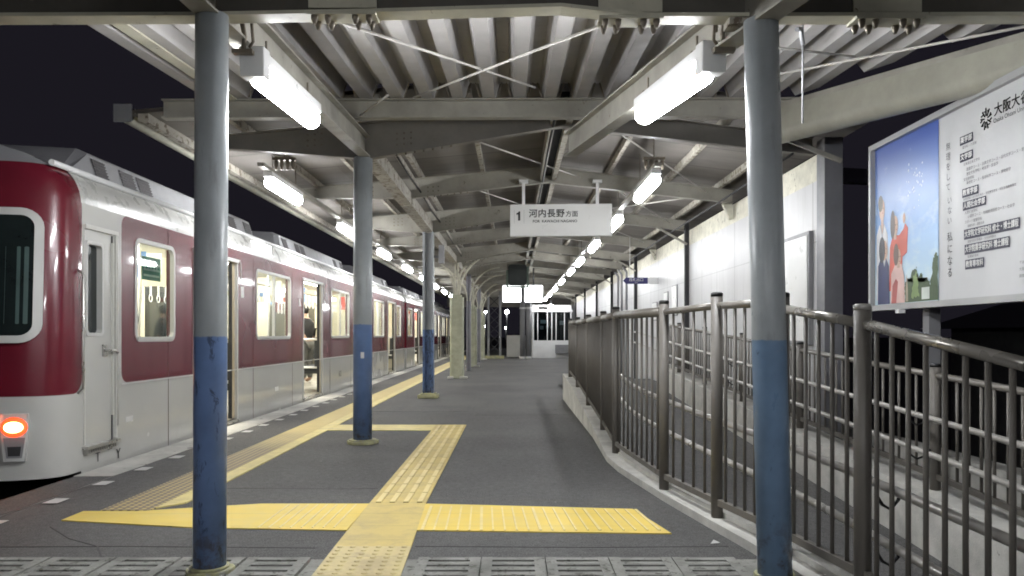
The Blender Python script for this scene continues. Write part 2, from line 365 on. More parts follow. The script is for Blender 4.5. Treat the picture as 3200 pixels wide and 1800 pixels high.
def build_split(mb, name, mat, parent=None, bevel=0.0, tol=0.003):
    """one object for each group of touching pieces"""
    n = len(mb.v); par = list(range(n))
    def find(a):
        while par[a] != a: par[a] = par[par[a]]; a = par[a]
        return a
    for f in mb.f:
        for k in f[1:]: par[find(k)] = find(f[0])
    comp = {}
    for i, f in enumerate(mb.f): comp.setdefault(find(f[0]), []).append(i)
    boxes = []
    for fs in comp.values():
        vs = [mb.v[k] for i in fs for k in mb.f[i]]
        boxes.append([fs, [min(v[a] for v in vs)-tol for a in range(3)], [max(v[a] for v in vs)+tol for a in range(3)]])
    done = False
    while not done:
        done = True
        for i in range(len(boxes)):
            for j in range(i+1, len(boxes)):
                if all(boxes[i][1][a] <= boxes[j][2][a] and boxes[j][1][a] <= boxes[i][2][a] for a in range(3)):
                    b = boxes.pop(j); boxes[i] = [boxes[i][0]+b[0], [min(x, y) for x, y in zip(boxes[i][1], b[1])], [max(x, y) for x, y in zip(boxes[i][2], b[2])]]
                    done = False; break
            if not done: break
    out = []
    for fs, lo, hi in boxes:
        m = MB(); mp = {}
        for i in fs:
            for k in mb.f[i]:
                if k not in mp: mp[k] = len(m.v); m.v.append(mb.v[k])
            m.f.append(tuple(mp[k] for k in mb.f[i])); m.sm.append(mb.sm[i])
        out.append(m.build(name, mat, parent, bevel))
    return out
def tag(o, label=None, cat=None, group=None, kind=None):
    if label: o['label'] = label
    if cat: o['category'] = cat
    if group: o['group'] = group
    if kind: o['kind'] = kind
    return o
def struct(o, label=None, cat=None): return tag(o, label, cat, None, 'structure')
def thing(name, loc, label, cat, group=None, rz=0.0):
    o = bpy.data.objects.new(name, None); COL.objects.link(o); o.location = loc; o.rotation_euler = (0, 0, rz); o.empty_display_size = 0.2
    return tag(o, label, cat, group)
def copy_tree(o, parent=None):
    c = o.copy(); COL.objects.link(c); c.parent = parent
    for ch in list(o.children): copy_tree(ch, c)
    return c
ORD = ['first','second','third','fourth','fifth','sixth','seventh','eighth','ninth','tenth','eleventh','twelfth']
def text_mesh(body, size, align='CENTER', bold=0.0, spacing=1.0):
    cu = bpy.data.curves.new('lettering', 'FONT'); cu.body = body; cu.size = size; cu.align_x = align; cu.align_y = 'CENTER'
    cu.offset = bold; cu.space_character = spacing; cu.resolution_u = 3
    ob = bpy.data.objects.new('lettering', cu); COL.objects.link(ob)
    bpy.context.view_layer.update()
    me = bpy.data.meshes.new_from_object(ob.evaluated_get(bpy.context.evaluated_depsgraph_get()))
    bpy.data.objects.remove(ob); bpy.data.curves.remove(cu)
    return me
def frame_to(mb, me, origin, right, up):
    """place flat lettering: its x along right, its y along up"""
    r, u = Vector(right).normalized(), Vector(up).normalized(); n = r.cross(u)
    mt = Matrix(((r.x,u.x,n.x,origin[0]),(r.y,u.y,n.y,origin[1]),(r.z,u.z,n.z,origin[2]),(0,0,0,1)))
    mb.mesh(me, mt); bpy.data.meshes.remove(me); return mb
def bold_to(mb, body, size, origin, right, up, e, align='CENTER', spacing=1.0, squeeze=None):
    r, u = Vector(right).normalized(), Vector(up).normalized(); n = r.cross(u)
    for k, (a, c) in enumerate(((0,0),(e,0),(-e,0),(0,e),(0,-e))):
        me = text_mesh(body, size, align, spacing=spacing)
        if squeeze:
            xs = [v.co.x for v in me.vertices]; q = min(1.0, squeeze/(max(xs)-min(xs)))
            for v in me.vertices: v.co.x *= q
        frame_to(mb, me, Vector(origin) + r*a + u*c + n*(.0002*k), right, up)
def rrect(w, h, r, n=5):
    """rounded rectangle outline centred on 0"""
    out = []
    for cx, cy_, a0 in ((w/2-r, h/2-r, 0), (-w/2+r, h/2-r, 90), (-w/2+r, -h/2+r, 180), (w/2-r, -h/2+r, 270)):
        for k in range(n+1):
            a = math.radians(a0 + 90*k/n); out.append((cx + r*math.cos(a), cy_ + r*math.sin(a)))
    return out
# ================================================================== SETTING
EDGE = -3.35
KERB = [(0.84,13.0),(0.84,11.0),(0.84,8.15),(0.80,6.6),(0.83,6.1),(0.89,5.63),(0.985,4.97),(1.085,4.4),(1.18,3.87),(1.23,3.5),(1.27,3.0),(1.36,2.0),(1.6,-3.0)]
def ramp_z(y): return -0.33 + 0.05*(y-4)
def kerb_h(y):
    pts = [(-5,0.04),(6.7,0.05),(7.95,0.10),(9.5,0.21),(11.0,0.33),(13.1,0.43)]
    for (a, ha), (b, hb) in zip(pts, pts[1:]):
        if a <= y <= b: return ha + (hb-ha)*(y-a)/(b-a)
    return 0.43
b = MB(); b.quad((-400,-200,-1.25),(400,-200,-1.25),(400,700,-1.25),(-400,700,-1.25))
struct(b.build('ground', M['ground']))
b = MB(); b.box(-7.2,-3.55,-6,140,-1.24,-1.02); struct(b.build('track_bed', M['ballast']))
b = MB()
for x in (-5.30,-4.24): b.box(x-.035,x+.035,-6,140,-1.018,-0.88)
[struct(o) for o in build_split(b, 'rail', M['dark'])]
# platform slab: one polygon whose right edge follows the kerb
right = [(x, y) for x, y in KERB][::-1]
poly = [(EDGE+0.30,-3.0)] + right + [(3.1,13.0),(3.1,62.0),(EDGE+0.30,62.0)]
b = MB(); b.prism(poly, -1.2, 0.0); struct(b.build('platform', M['asphalt']))
b = MB(); b.box(EDGE, EDGE+0.30, 5.9, 62, -0.30, 0.004); b.box(EDGE+0.06, EDGE+0.30, -3, 5.9, -0.3, -0.002)
b.box(EDGE+0.12, EDGE+0.29, -3, 62, -1.2, -0.301)
struct(b.build('platform_edge', M['coping']))
b = MB(); b.box(EDGE, EDGE+0.06, -3, 5.9, -0.3, -0.002); b.quad((EDGE+0.06,-3,0.002),(EDGE+0.3,-3,0.002),(EDGE+0.3,5.9,0.002),(EDGE+0.06,5.9,0.002))
struct(b.build('platform_edge_asphalt', M['asphalt']))
# painted markers along the edge
b = MB(); k = 0; y = 2.6
while y < 14:
    L = 0.075; x = -2.955 + 0.006*math.sin(k*2.1)
    b.quad((x-.05,y-L,0.0085),(x+.05,y-L,0.0085),(x+.045,y+L,0.0085),(x-.05,y+L,0.0085)); y += 0.6; k += 1
struct(b.build('painted_edge_marking', M['white_paint']))
# tactile paving ----------------------------------------------------
Z1 = 0.006
def sheet(name, pts, mat, z=Z1):
    bb = MB(); bb.poly([(x, y, z) for x, y in pts]); bb.poly([(x, y, 0.0) for x, y in pts])
    n = len(pts)
    for k in range(n): a, c = pts[k], pts[(k+1) % n]; bb.quad((*a,0),(*c,0),(*c,z),(*a,z))
    return bb
lb = sheet('x', [(-2.62,4.49),(-1.78,4.32),(-0.915,4.26),(-0.915,4.93),(-1.6,4.93),(-2.30,4.72),(-2.62,4.72)], None)
struct(lb.build('tactile_paving', M['yellow']))
rb = sheet('x', [(-0.545,4.26),(0.86,4.19),(0.74,4.78),(-0.565,4.93)], None)
k = 0; x = -0.50; wb = MB()
while x < 0.72:
    sh = 0.10*(x+0.5)/1.25
    wb.beam((x+sh,4.25,Z1+.001),(x+sh*0.55-0.01,4.85-0.1*(x+.5)/1.3,Z1+.001), 0.011 if k % 5 else 0.017, 0.006); x += 0.0605; k += 1
struct(rb.build('tactile_paving', M['yellow']))
x = -1.42
while x < -0.95:
    wb.beam((x,4.31,Z1+.001),(x+.005,4.90,Z1+.001), 0.009, 0.004); x += 0.0605
struct(wb.build('tactile_ribs', M['yellow_rib']))
pb = sheet('x', [(-0.905,3.93),(-0.515,3.93),(-0.555,4.93),(-0.555,8.70),(-0.555,9.25),(-0.915,9.25),(-0.915,4.93)], None, 0.007)
gb = MB()
for j in range(4):
    x = -0.905 + 0.045 + j*0.088
    yy = 4.95
    while yy < 9.2: gb.beam((x,yy,0.008),(x,min(yy+0.288,9.2),0.008), 0.034, 0.010); yy += 0.30
struct(pb.build('tactile_paving', M['yellow_gap'])); struct(gb.build('tactile_ribs', M['yellow_rib']))
nb = sheet('x', [(-0.875,2.2),(-0.465,2.2),(-0.515,3.93),(-0.905,3.93)], None, 0.007)
for i in range(6):
    for j in range(27):
        y = 2.3 + j*0.062; t = (y-2.2)/1.7; x0 = -0.875-0.03*t; x1 = -0.465-0.05*t
        x = x0 + (x1-x0)*(i+0.5)/6
        rows = [[(x+0.017*math.cos(a)*s, y+0.017*math.sin(a)*s, 0.007+h) for a in [2*math.pi*q/8 for q in range(9)]] for s, h in ((1,0),(0.72,0.005),(0.02,0.0055))]
        nb.grid(rows, False)
struct(nb.build('tactile_paving', M['yellow_worn']))
bb = sheet('x', [(-2.13,8.72),(-0.915,8.72),(-0.915,9.25),(-2.13,9.25)], None, 0.0065)
struct(bb.build('tactile_paving', M['yellow_pale']))
eb = sheet('x', [(-2.52,4.73),(-2.22,4.73),(-2.22,40),(-2.52,40)], None, 0.008)
struct(eb.build('tactile_paving', M['dots']))
eb = sheet('x', [(-2.215,4.80),(-2.09,4.95),(-2.09,40),(-2.215,40)], None, 0.009)
struct(eb.build('tactile_paving', M['yellow_pale']))
# thin crack in the asphalt
b = MB(); pts = [(-2.6,4.35),(-2.35,4.1),(-2.12,3.95),(-1.98,3.73)]
for a, c in zip(pts, pts[1:]): b.beam((a[0],a[1],0.0005),(c[0],c[1],0.0005),0.007,0.002)
struct(b.build('asphalt_crack', M['dark']))
for pts in (((-2.05,5.45),(-1.2,5.42),(-0.95,5.44)),((-3.0,3.93),(-2.0,3.95),(-1.0,3.92)),((-0.5,3.95),(0.4,3.93),(1.1,3.95)),((-0.5,10.4),(0.8,10.45)),((-2.05,10.9),(-0.6,10.88))):
    b = MB()
    for a, c in zip(pts, pts[1:]): b.beam((a[0],a[1],0.0004),(c[0],c[1],0.0004),0.007,0.002)
    struct(b.build('asphalt_joint', M['tar']))
b = MB(); rg = random.Random(11)
for k in range(46):
    x, y, r = rg.uniform(-1.95,0.9), rg.uniform(3.8,11), rg.uniform(.006,.016)
    if -0.95 < x < -0.5 or 4.2 < y < 4.97: continue
    b.poly([(x+r*math.cos(q)*rg.uniform(.7,1.2), y+r*1.1*math.sin(q)*rg.uniform(.7,1.2), .003) for q in [2*math.pi*j/7 for j in range(7)]])
struct(b.build('gum_stain', M['tar']))
# drain covers along the near edge -----------------------------------
def drain_cover():
    t = thing('drain_cover', (0,0,0), 'x', 'drain cover', 'concrete drain covers across the platform')
    W, D = 0.305, 0.42; m = MB(); y0, y1 = -D/2, D/2
    ys = [y0]
    for k in range(5): c = y0 + D*(k+0.7)/5.4; ys += [c-0.013, c+0.013]
    ys.append(y1); x0, x1 = -W/2+.004, W/2-.004
    m.box(x0, x0+.05, y0, y1, -.03, .006); m.box(x1-.05, x1, y0, y1, -.03, .006)
    for k in range(0, len(ys), 2): m.box(x0+.0505, x1-.0505, ys[k], ys[k+1], -.03, .0045)
    m.build('slab', M['drain'], t)
    d = MB(); d.box(x0+.0505, x1-.0505, y0+.01, y1-.01, -.012, -.004); d.build('slot', M['dark'], t)
    return t
dc = drain_cover(); xs = []
x = -2.98
while x < -0.98: xs.append(x); x += 0.311
x = -0.30
while x < 1.05: xs.append(x); x += 0.302
trench = MB(); trench.quad((-3.05,3.25,0.001),(1.24,3.25,0.001),(1.24,3.72,0.001),(-3.05,3.72,0.001)); struct(trench.build('drain_channel', M['drain']))
nL = sum(1 for x in xs if x < -0.9)
for i, x in enumerate(xs):
    o = dc if i == 0 else copy_tree(dc)
    o.location = (x, 3.49, 0.012)
    if x < -0.9:
        k = nL - 1 - i
        o['label'] = 'slotted concrete drain cover, %s to the left of the yellow studded path' % ORD[k]
    else: o['label'] = 'slotted concrete drain cover, %s to the right of the yellow studded path' % ORD[i-nL]
# ramp and kerbs ------------------------------------------------------
b = MB(); rows = []
for x, y in KERB: rows.append([(x+0.16, y, ramp_z(y)), (2.62, y, ramp_z(y))])
b.grid(rows, False); b.quad((1.0,13,ramp_z(13)),(3.0,13,ramp_z(13)),(3.0,17,ramp_z(13)),(1.0,17,ramp_z(13)))
struct(b.build('ramp', M['asphalt']))
b = MB()
for (x0,y0),(x1,y1) in zip(KERB, KERB[1:]):
    h0, h1 = kerb_h(y0), kerb_h(y1); d = 0.2
    b.quad((x0,y0,h0),(x0+d,y0,h0),(x1+d,y1,h1),(x1,y1,h1)); b.quad((x0,y0,-.6),(x0,y0,h0),(x1,y1,h1),(x1,y1,-.6)); b.quad((x0+d,y0,-.9),(x0+d,y0,h0),(x1+d,y1,h1),(x1+d,y1,-.9))
    # raised inner lip that carries the fence
    if y0 < 7: b.quad((x0+.10,y0,h0+.03),(x0+d,y0,h0+.03),(x1+d,y1,h1+.03),(x1+.10,y1,h1+.03)); b.quad((x0+.10,y0,h0),(x0+.10,y0,h0+.03),(x1+.10,y1,h1+.03),(x1+.10,y1,h1))
b.quad((0.84,13,-.2),(1.04,13,-.2),(1.04,13,.43),(0.84,13,.43))
struct(tag(b.build('ramp_kerb', M['concrete'])))
b = MB(); n = 16
for k in range(n):
    y0, y1 = 1.0 + 13*k/n, 1.0 + 13*(k+1)/n; a, c = ramp_z(y0)+.36, ramp_z(y1)+.36
    b.quad((2.60,y0,a),(2.86,y0,a),(2.86,y1,c),(2.60,y1,c)); b.quad((2.60,y0,-.9),(2.60,y0,a),(2.60,y1,c),(2.60,y1,-.9)); b.quad((2.86,y0,-1.2),(2.86,y0,a),(2.86,y1,c),(2.86,y1,-1.2))
struct(b.build('ramp_kerb', M['concrete']))
b = MB(); b.box(3.45,3.65,-2,9.4,-1.2,0.12); tag(b.build('retaining_wall', M['concrete'], None), 'low concrete retaining wall behind the outer ramp fence', 'wall')
# small litter on the asphalt
b = MB(); b.poly([(1.02,3.99,.004),(1.06,3.98,.010),(1.075,4.01,.004),(1.045,4.03,.014)]); tag(b.build('paper_scrap', M['white_paint']), 'tiny white scrap of paper on the asphalt by the ramp kerb', 'litter')
# ================================================================== POLES
def round_pole(name, p, q, r, zs, lab, worn, plinth):
    t = thing(name, (p[0], p[1], 0), lab, 'pole', None)
    m = MB(); m.tube([p, q], r, 40); m.build('shaft', M_pole(zs, worn) if p[0] < 0 else M_pole(zs, worn, (0.165, 0.26, 0.40)), t)
    c = MB(); rr = plinth; z0, z1 = 0.0, 0.032
    pts = []
    c.prism([(p[0]+rr*math.cos(a)*(1+.06*math.sin(3*a)), p[1]+rr*math.sin(a)*(1+.05*math.cos(2*a))) for a in [2*math.pi*k/18 for k in range(18)]], z0, z1)
    c.prism([(p[0]+(rr-.018)*math.cos(a), p[1]+(rr-.018)*math.sin(a)) for a in [2*math.pi*k/18 for k in range(18)]], z1, z1+.012)
    c.build('plinth', M['plinth'], t, 0.006)
    return t
M['plinth'] = paint('yellow_painted_concrete', (0.40, 0.39, 0.22), 0.8, var=0.35, vscale=9, spot=(0.30, 0.30, 0.26), spot_amt=0.55, spot_scale=12, bmp=0.3)
_pm = {}
def M_pole(zs, worn, lower=(0.135, 0.215, 0.42)):
    k = (zs, worn)
    if k not in _pm: _pm[k] = pole_mat('two_tone_pole', zs, (0.37, 0.40, 0.415), lower, worn)
    return _pm[k]
round_pole('canopy_pole', (-1.366,3.485,0), (-1.355,3.485,2.52), 0.0715, 1.073, 'nearest blue and grey round pole on the left, between the train and the yellow path', 0.58, 0.105)
o = round_pole('canopy_pole', (1.153,3.40,0), (1.09,3.40,2.46), 0.074, 1.057, 'blue and grey round pole on the right, standing against the ramp fence', 0.64, 0.088)
round_pole('canopy_pole', (-1.496,7.7,0), (-1.49,7.7,2.84), 0.093, 1.183, 'thicker blue and grey pole enclosed by the yellow tactile corner', 0.66, 0.155)
pk = [o for o in COL.objects if o.name.startswith('canopy_pole') and abs(o.location.y-7.7) < .01][0]
m = MB(); m.grid([[(-1.494+.0945*math.sin(a), 7.7-.0945*math.cos(a), z) for a in (-.02,.1,.22,.34)] for z in (.85,.91)]); m.build('sticker', M['signwhite'], pk)
# pole of two old rails
t = thing('canopy_pole', (-1.45,13.3,0), 'peeling blue and grey H-section pole, third along the yellow edge strip', 'pole')
m = MB()
for s in (-1,1): m.box(-1.45+s*.075-.018, -1.45+s*.075+.018, 13.22, 13.38, 0, 2.84)
m.box(-1.51,-1.39,13.29,13.31,0,2.84)
m.build('shaft', pole_mat('peeling_two_tone', 1.17, (0.30,0.315,0.33), (0.10,0.16,0.30), 0.5), t)
m = MB(); m.box(-1.62,-1.28,13.14,13.46,0,.06); m.box(-1.58,-1.32,13.17,13.43,.06,.085); m.build('plinth', M['plinth'], t, 0.01)
m = MB(); m.box(-1.27,-1.18,13.24,13.36,2.3,2.62); m.box(-1.355,-1.271,13.27,13.33,2.4,2.44); m.build('junction_box', M['grey'], t)
# ================================================================== FRONT CANOPY (folded plate roof)
fc = thing('front_canopy', (0,5,2.9), 'near canopy with ribbed folded-plate ceiling and cream steel beams', 'canopy')
def zd(y): return 3.0 + 0.06*(y-3.49)
def right_limit(x):          # the skewed right end of the roof
    return 7.0 + (x-2.45)*(4.9-7.0)/(3.24-2.45)
pitch = 0.277; b = MB(); x = -2.76
prof = [(0.0,0.0),(0.105,0.0),(0.148,0.15),(0.234,0.15),(0.277,0.0)]
while x < 4.6:
    for (a, za), (c, zc) in zip(prof, prof[1:]):
        xa, xc = x+a, x+c; y0 = -1.5; ya, yc = min(7.02, right_limit(xa)), min(7.02, right_limit(xc))
        if ya <= y0 or yc <= y0: continue
        b.quad((xa,y0,zd(y0)+za),(xc,y0,zd(y0)+zc),(xc,yc,zd(yc)+zc),(xa,ya,zd(ya)+za))
    x += pitch
b.build('folded_plate', M['deck'], fc)
b = MB()                     # cross beam over the first poles: its bottom flange kinks up at mid span
bot = [(-6.0,2.53),(-2.6,2.525),(-1.4,2.53),(-0.62,2.545),(0.22,2.57),(0.60,2.527),(1.3,2.527),(2.5,2.53),(4.6,2.525)]
yb = 3.54
for (xa, za), (xc, zc) in zip(bot, bot[1:]):
    b.beam((xa,yb,za),(xc,yb,zc), 0.10, 0.016, (0,0,1))
b.box(-6.0,4.6,yb-.05,yb+.05,2.985,2.999)
cb = b.build('cross_beam', M['steel_pale'], fc)
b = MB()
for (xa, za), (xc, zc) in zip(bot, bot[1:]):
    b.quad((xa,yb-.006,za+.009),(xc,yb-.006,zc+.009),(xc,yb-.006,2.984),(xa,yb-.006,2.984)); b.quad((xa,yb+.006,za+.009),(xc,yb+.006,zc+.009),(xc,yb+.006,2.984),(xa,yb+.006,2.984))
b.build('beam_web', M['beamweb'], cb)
for (xa, xc, z) in ((-0.93,-0.62,2.548),(0.39,0.68,2.53),(1.55,1.86,2.53)):
    m = MB(); m.box(xa,xc,yb-.055,yb+.055,z-.022,z-.009); m.box(xa,xc,yb-.022,yb-.012,z+.02,z+.20)
    sp = m.build('splice_plate', M['steel_pale'], fc)
    n = MB()
    for k in range(4):
        for yy in (yb-.035, yb+.035):
            xx = xa + (xc-xa)*(0.10+0.2*k+(0.2 if k > 1 else 0)); n.tube([(xx,yy,z-.06),(xx,yy,z-.04),(xx,yy,z-.022)], .012, 6, True, [.007,.015,.016])
        n.tube([(xa+(xc-xa)*(.14+.24*k),yb-.036,z+.09),(xa+(xc-xa)*(.14+.24*k),yb-.022,z+.09)], .014, 6)
        n.tube([(xa+(xc-xa)*(.14+.24*k),yb-.036,z+.16),(xa+(xc-xa)*(.14+.24*k),yb-.022,z+.16)], .014, 6)
    build_split(n, 'bolt', M['bolt'], sp)
b = MB(); b.ibeam((-1.335,2.3,2.425),(-1.36,3.40,2.505),0.2,0.11); b.ibeam((-1.36,3.40,2.505),(-1.46,7.62,2.835),0.2,0.11)
b.build('long_beam', M['steel'], fc)
b = MB(); b.ibeam((1.25,2.45,2.385),(0.50,6.85,2.655),0.2,0.105); b.build('long_beam', M['steel'], fc)
b = MB(); b.ibeam((-3.15,6.98,3.025),(2.78,6.98,3.04),0.17,0.10); b.build('cross_beam', M['steel'], fc)
b = MB(); b.ibeam((-2.52,-1.5,2.68),(-2.52,7.0,3.19),0.12,0.10)
b.build('edge_beam', M['steel_pale'], fc)
b = MB(); b.beam((-2.75,-1.5,2.76),(-2.75,7.0,3.27),0.03,0.11); b.build('eaves_flashing', M['grey'], fc)
b = MB(); A, B = Vector((2.36,7.19,2.825)), Vector((4.0,2.88,2.54))     # half round gutter box along the skewed end
d = (B-A).normalized(); r = d.cross(Vector((0,0,1))).normalized(); u = r.cross(d)
rows = []
for P, H_ in ((A,.30),(B,.20)):
    row = [P + r*(-.10) + u*H_, P + r*(-.10) + u*.10] + [P + r*(.10*math.sin(a)-0.0) + u*(.10-.10*math.cos(a)) for a in [math.radians(t) for t in range(-80,81,16)]] + [P + r*.10 + u*.10, P + r*.10 + u*H_]
    rows.append(row)
b.grid(rows); b.build('skew_gutter', M['gutter'], fc)
b = MB(); b.beam(A+u*.325, B+u*.225, .16, .05); b.build('gutter_lip', M['steel'], fc)
for p, q in (((-0.90,4.0,2.70),(0.17,5.94,2.98)), ((0.476,4.03,2.70),(-0.817,6.36,3.03)), ((1.95,5.63,2.98),(3.2,3.7,2.70)), ((1.2,4.6,2.83),(2.3,5.2,2.95)), ((-1.0,6.2,3.0),(-1.36,6.9,3.04))):
    m = MB(); m.tube([p, q], 0.0085, 8); m.build('brace_rod', M['rod'], fc)
m = MB(); m.tube([(1.47,4.0,2.66),(1.60,4.3,2.78),(1.62,4.32,2.70)], .012, 8); m.tube([(1.63,4.35,2.83),(1.655,4.42,2.29)], .006, 6)
m.build('conduit', M['grey'], fc)
m = MB(); m.tube([(1.18,3.33,2.72),(1.21,3.36,2.62),(1.2,3.40,2.53),(1.16,3.44,2.50),(1.09,3.46,2.48)], .017, 10); m.build('conduit', M['grey'], fc)
m = MB()
for k in range(26):                      # closures in the rib ends above the second cross beam
    x = -2.76 + pitch*k + .19
    if x < 2.4: m.beam((x-.06,6.90,3.20),(x-.02,6.905,3.33),.008,.012); m.beam((x+.06,6.90,3.20),(x+.02,6.905,3.33),.008,.012)
build_split(m, 'rib_clip', M['bolt'], fc)
# ================================================================== REAR CANOPY (old gabled roof)
rc = thing('rear_canopy', (0.48,20,3.2), 'long gabled platform roof with brown board ceiling and cream frames', 'canopy')
RX = 0.48; Y0, Y1 = 7.06, 40.0
def zr(x): return 3.45 - (0.09*(RX-x) if x < RX else 0.13*(x-RX))
b = MB()
for xa, xb in ((-3.6,RX),(RX,3.35)):
    b.quad((xa,Y0,zr(xa)),(xb,Y0,zr(xb)),(xb,Y1,zr(xb)),(xa,Y1,zr(xa)))
    b.quad((xa,Y0-.02,zr(xa)+.03),(xb,Y0-.02,zr(xb)+.03),(xb,Y1,zr(xb)+.03),(xa,Y1,zr(xa)+.03))
b.build('roof_board', M['board'], rc)
for x in (-3.35,-2.65,-2.0,-1.25,-0.41,1.3,2.1,2.8):
    m = MB(); m.box(x-.025,x+.025,Y0,Y1,zr(x)-.085,zr(x)-.004)
    k = Y0+.3
    m.build('purlin', M['steel_rusty'], rc)
for x, w_ in ((RX-.085,.055),(RX+.075,.06)):
    m = MB(); m.box(x-w_/2,x+w_/2,Y0,Y1,3.17,3.37); m.build('ridge_beam', M['steel'] if x < RX else M['steel_rusty'], rc)
m = MB(); m.box(RX-.05,RX+.04,Y0,Y1,3.24,3.30); m.build('ridge_slot', M['black'], rc)
FR = [7.7,10.5,13.3,16.1,18.9,21.1,23.3,25.3,27.4,29.6,31.9,34.2,36.5,39.0]
for i, y in enumerate(FR):
    big = i in (0, 2, 4, 6, 8, 10, 12)
    bp = [(-2.95, zr(-2.95)-.20), (-1.45, 2.83 if big else 2.93), (RX, 3.15), (2.98, 2.87)]
    tp = [(-2.95, zr(-2.95)-.086), (-1.45, zr(-1.45)-.086), (RX, zr(RX)-.09), (2.98, zr(2.98)-.086)]
    m = MB()
    for k in range(3):
        (xa, za), (xb, zb), (xc, zc), (xd, zdd) = bp[k], bp[k+1], tp[k], tp[k+1]
        m.beam((xa,y,za),(xb,y,zb),.09,.012); m.beam((xc,y,zc-.006),(xd,y,zdd-.006),.09,.011)
        for s in (-.005,.005): m.quad((xa,y+s,za),(xb,y+s,zb),(xd,y+s,zdd-.008),(xc,y+s,zc-.008))
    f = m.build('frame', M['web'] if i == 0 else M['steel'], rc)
    if i < 7:
        n = MB()
        for sx, x0 in ((1,-1.15),(-1,-1.9)):
            for k in range(3):
                for q in range(3):
                    xx = x0 + sx*k*.07; zz = 2.97+.055*q + .02*sx*k*.3; n.tube([(xx,y-.005,zz),(xx,y-.018,zz)], .011, 6)
        for k in range(7):
            xx = -1.15+.09*k; zz = 2.83 + (xx+1.45)*(.32/1.93) if big else 2.93 + (xx+1.45)*(.22/1.93); n.tube([(xx,y-.03,zz-.008),(xx,y-.03,zz-.03)], .011, 6)
        build_split(n, 'rivet', M['bolt'], f, 0, .0005)
m = MB()                     # box girder over the pole line
for a, c in zip(FR[:-1], FR[1:]):
    m.box(-1.53,-1.37,a+.05,c-.05,2.84,2.855); m.box(-1.53,-1.515,a+.05,c-.05,2.856,3.0); m.box(-1.385,-1.37,a+.05,c-.05,2.856,3.0)
m.build('pole_girder', M['steel_rusty'], rc)
m = MB()                     # sloping rails beside it
for a, c in zip(FR[:5], FR[1:6]): m.beam((-1.27,a+.06,3.06),(-1.27,c-.06,3.06),.04,.05)
m.build('girder_rail', M['steel_rusty'], rc)
b = MB(); rows = []
for y in (7.12, Y1):
    rows.append([(-3.48,y,3.16),(-3.48,y,3.09)] + [(-3.55-.07*math.sin(a)*1.0, y, 3.09-.06*math.cos(a)) for a in [math.radians(t) for t in range(-80,91,17)]] + [(-3.62,y,3.17)])
b.grid(rows); b.build('eaves_gutter', M['gutter'], rc)
m = MB()
for xe in (-3.40,):
    m.box(xe-.02,xe+.02,Y0,Y1,3.03,3.10)
m.build('eaves_board', M['steel_rusty'], rc)
m = MB(); m.box(-3.63,-3.47,Y0-.03,Y0-.005,3.02,3.18); m.build('gutter_end', M['grey'], rc)
for i, y in enumerate((13.2,18.7,23.2,27.4,31.9,36.5)):   # right hand columns and knee braces
    m = MB(); m.box(2.93,3.0,y-.035,y+.035,0.0,2.98); c = m.build('wall_column', M['dark'], rc)
    m = MB(); m.beam((2.96,y-.05,2.62),(2.45,y-.05,2.91),.03,.035); m.build('knee_brace', M['steel'], c)
for y in (10.5,16.1,21.1):
    m = MB(); m.poly([(2.97,y-.04,2.86),(2.84,y-.04,2.86),(2.93,y-.04,2.66),(2.97,y-.04,2.64)]); m.poly([(2.97,y+.04,2.86),(2.84,y+.04,2.86),(2.93,y+.04,2.66),(2.97,y+.04,2.64)])
    m.quad((2.84,y-.04,2.86),(2.84,y+.04,2.86),(2.93,y+.04,2.66),(2.93,y-.04,2.66)); m.build('wall_bracket', M['dirty'], rc)
for (p, q) in (((-0.9,7.8,3.22),(0.9,10.4,3.2)),((0.8,7.8,3.3),(2.6,10.4,3.0)),((1.2,10.6,3.2),(2.7,13.2,2.98)),((2.7,10.6,3.0),(1.4,13.2,3.2)),((1.0,13.4,3.2),(2.7,16.0,3.0)),((-0.9,10.6,3.2),(0.3,13.2,3.25))):
    m = MB(); m.tube([p, q], .009, 6); m.build('brace_rod', M['rod'], rc)
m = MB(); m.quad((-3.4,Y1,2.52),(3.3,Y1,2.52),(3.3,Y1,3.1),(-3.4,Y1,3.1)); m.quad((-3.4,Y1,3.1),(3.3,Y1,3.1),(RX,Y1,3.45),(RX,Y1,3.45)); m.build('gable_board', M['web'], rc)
for x in (-2.64, 1.52):
    m = MB(); m.box(x-.035,x+.035,8.1,36.8,2.845,2.885); m.build('raceway', M['steel'], rc)
for pts in (((-1.25,7.8,3.02),(-1.24,9.1,2.98),(-1.25,10.4,3.02),(-1.24,11.9,2.97),(-1.25,13.2,3.02),(-1.24,16.0,2.98),(-1.25,19.3,3.0)), ((0.40,7.3,3.15),(0.39,8.8,3.12),(0.40,10.4,3.15),(0.39,13.2,3.12),(0.40,16.0,3.15)), ((2.75,7.6,2.86),(2.74,10.4,2.84),(2.75,13.2,2.86),(2.74,18.6,2.83))):
    m = MB(); m.tube(pts, .012, 6); m.build('cable', M['dark'], rc)
# speaker/insulator clusters hanging under the boards
for (x, y, z, r0) in ((-2.45,8.3,2.95,0),(1.55,8.5,3.0,0),(-2.3,11.4,2.95,0)):
    m = MB(); m.box(x-.12,x+.12,y-.03,y+.03,z,z+.03)
    for k in (-.09,-.03,.03,.09): m.tube([(x+k,y,z),(x+k,y,z-.06),(x+k,y,z-.07),(x+k,y,z-.10)], .012, 8, True, [.02,.022,.014,.012])
    m.tube([(x,y,z+.03),(x,y,zr(x)-.01)], .007, 6)
    m.build('insulator_rack', M['bolt'], rc)
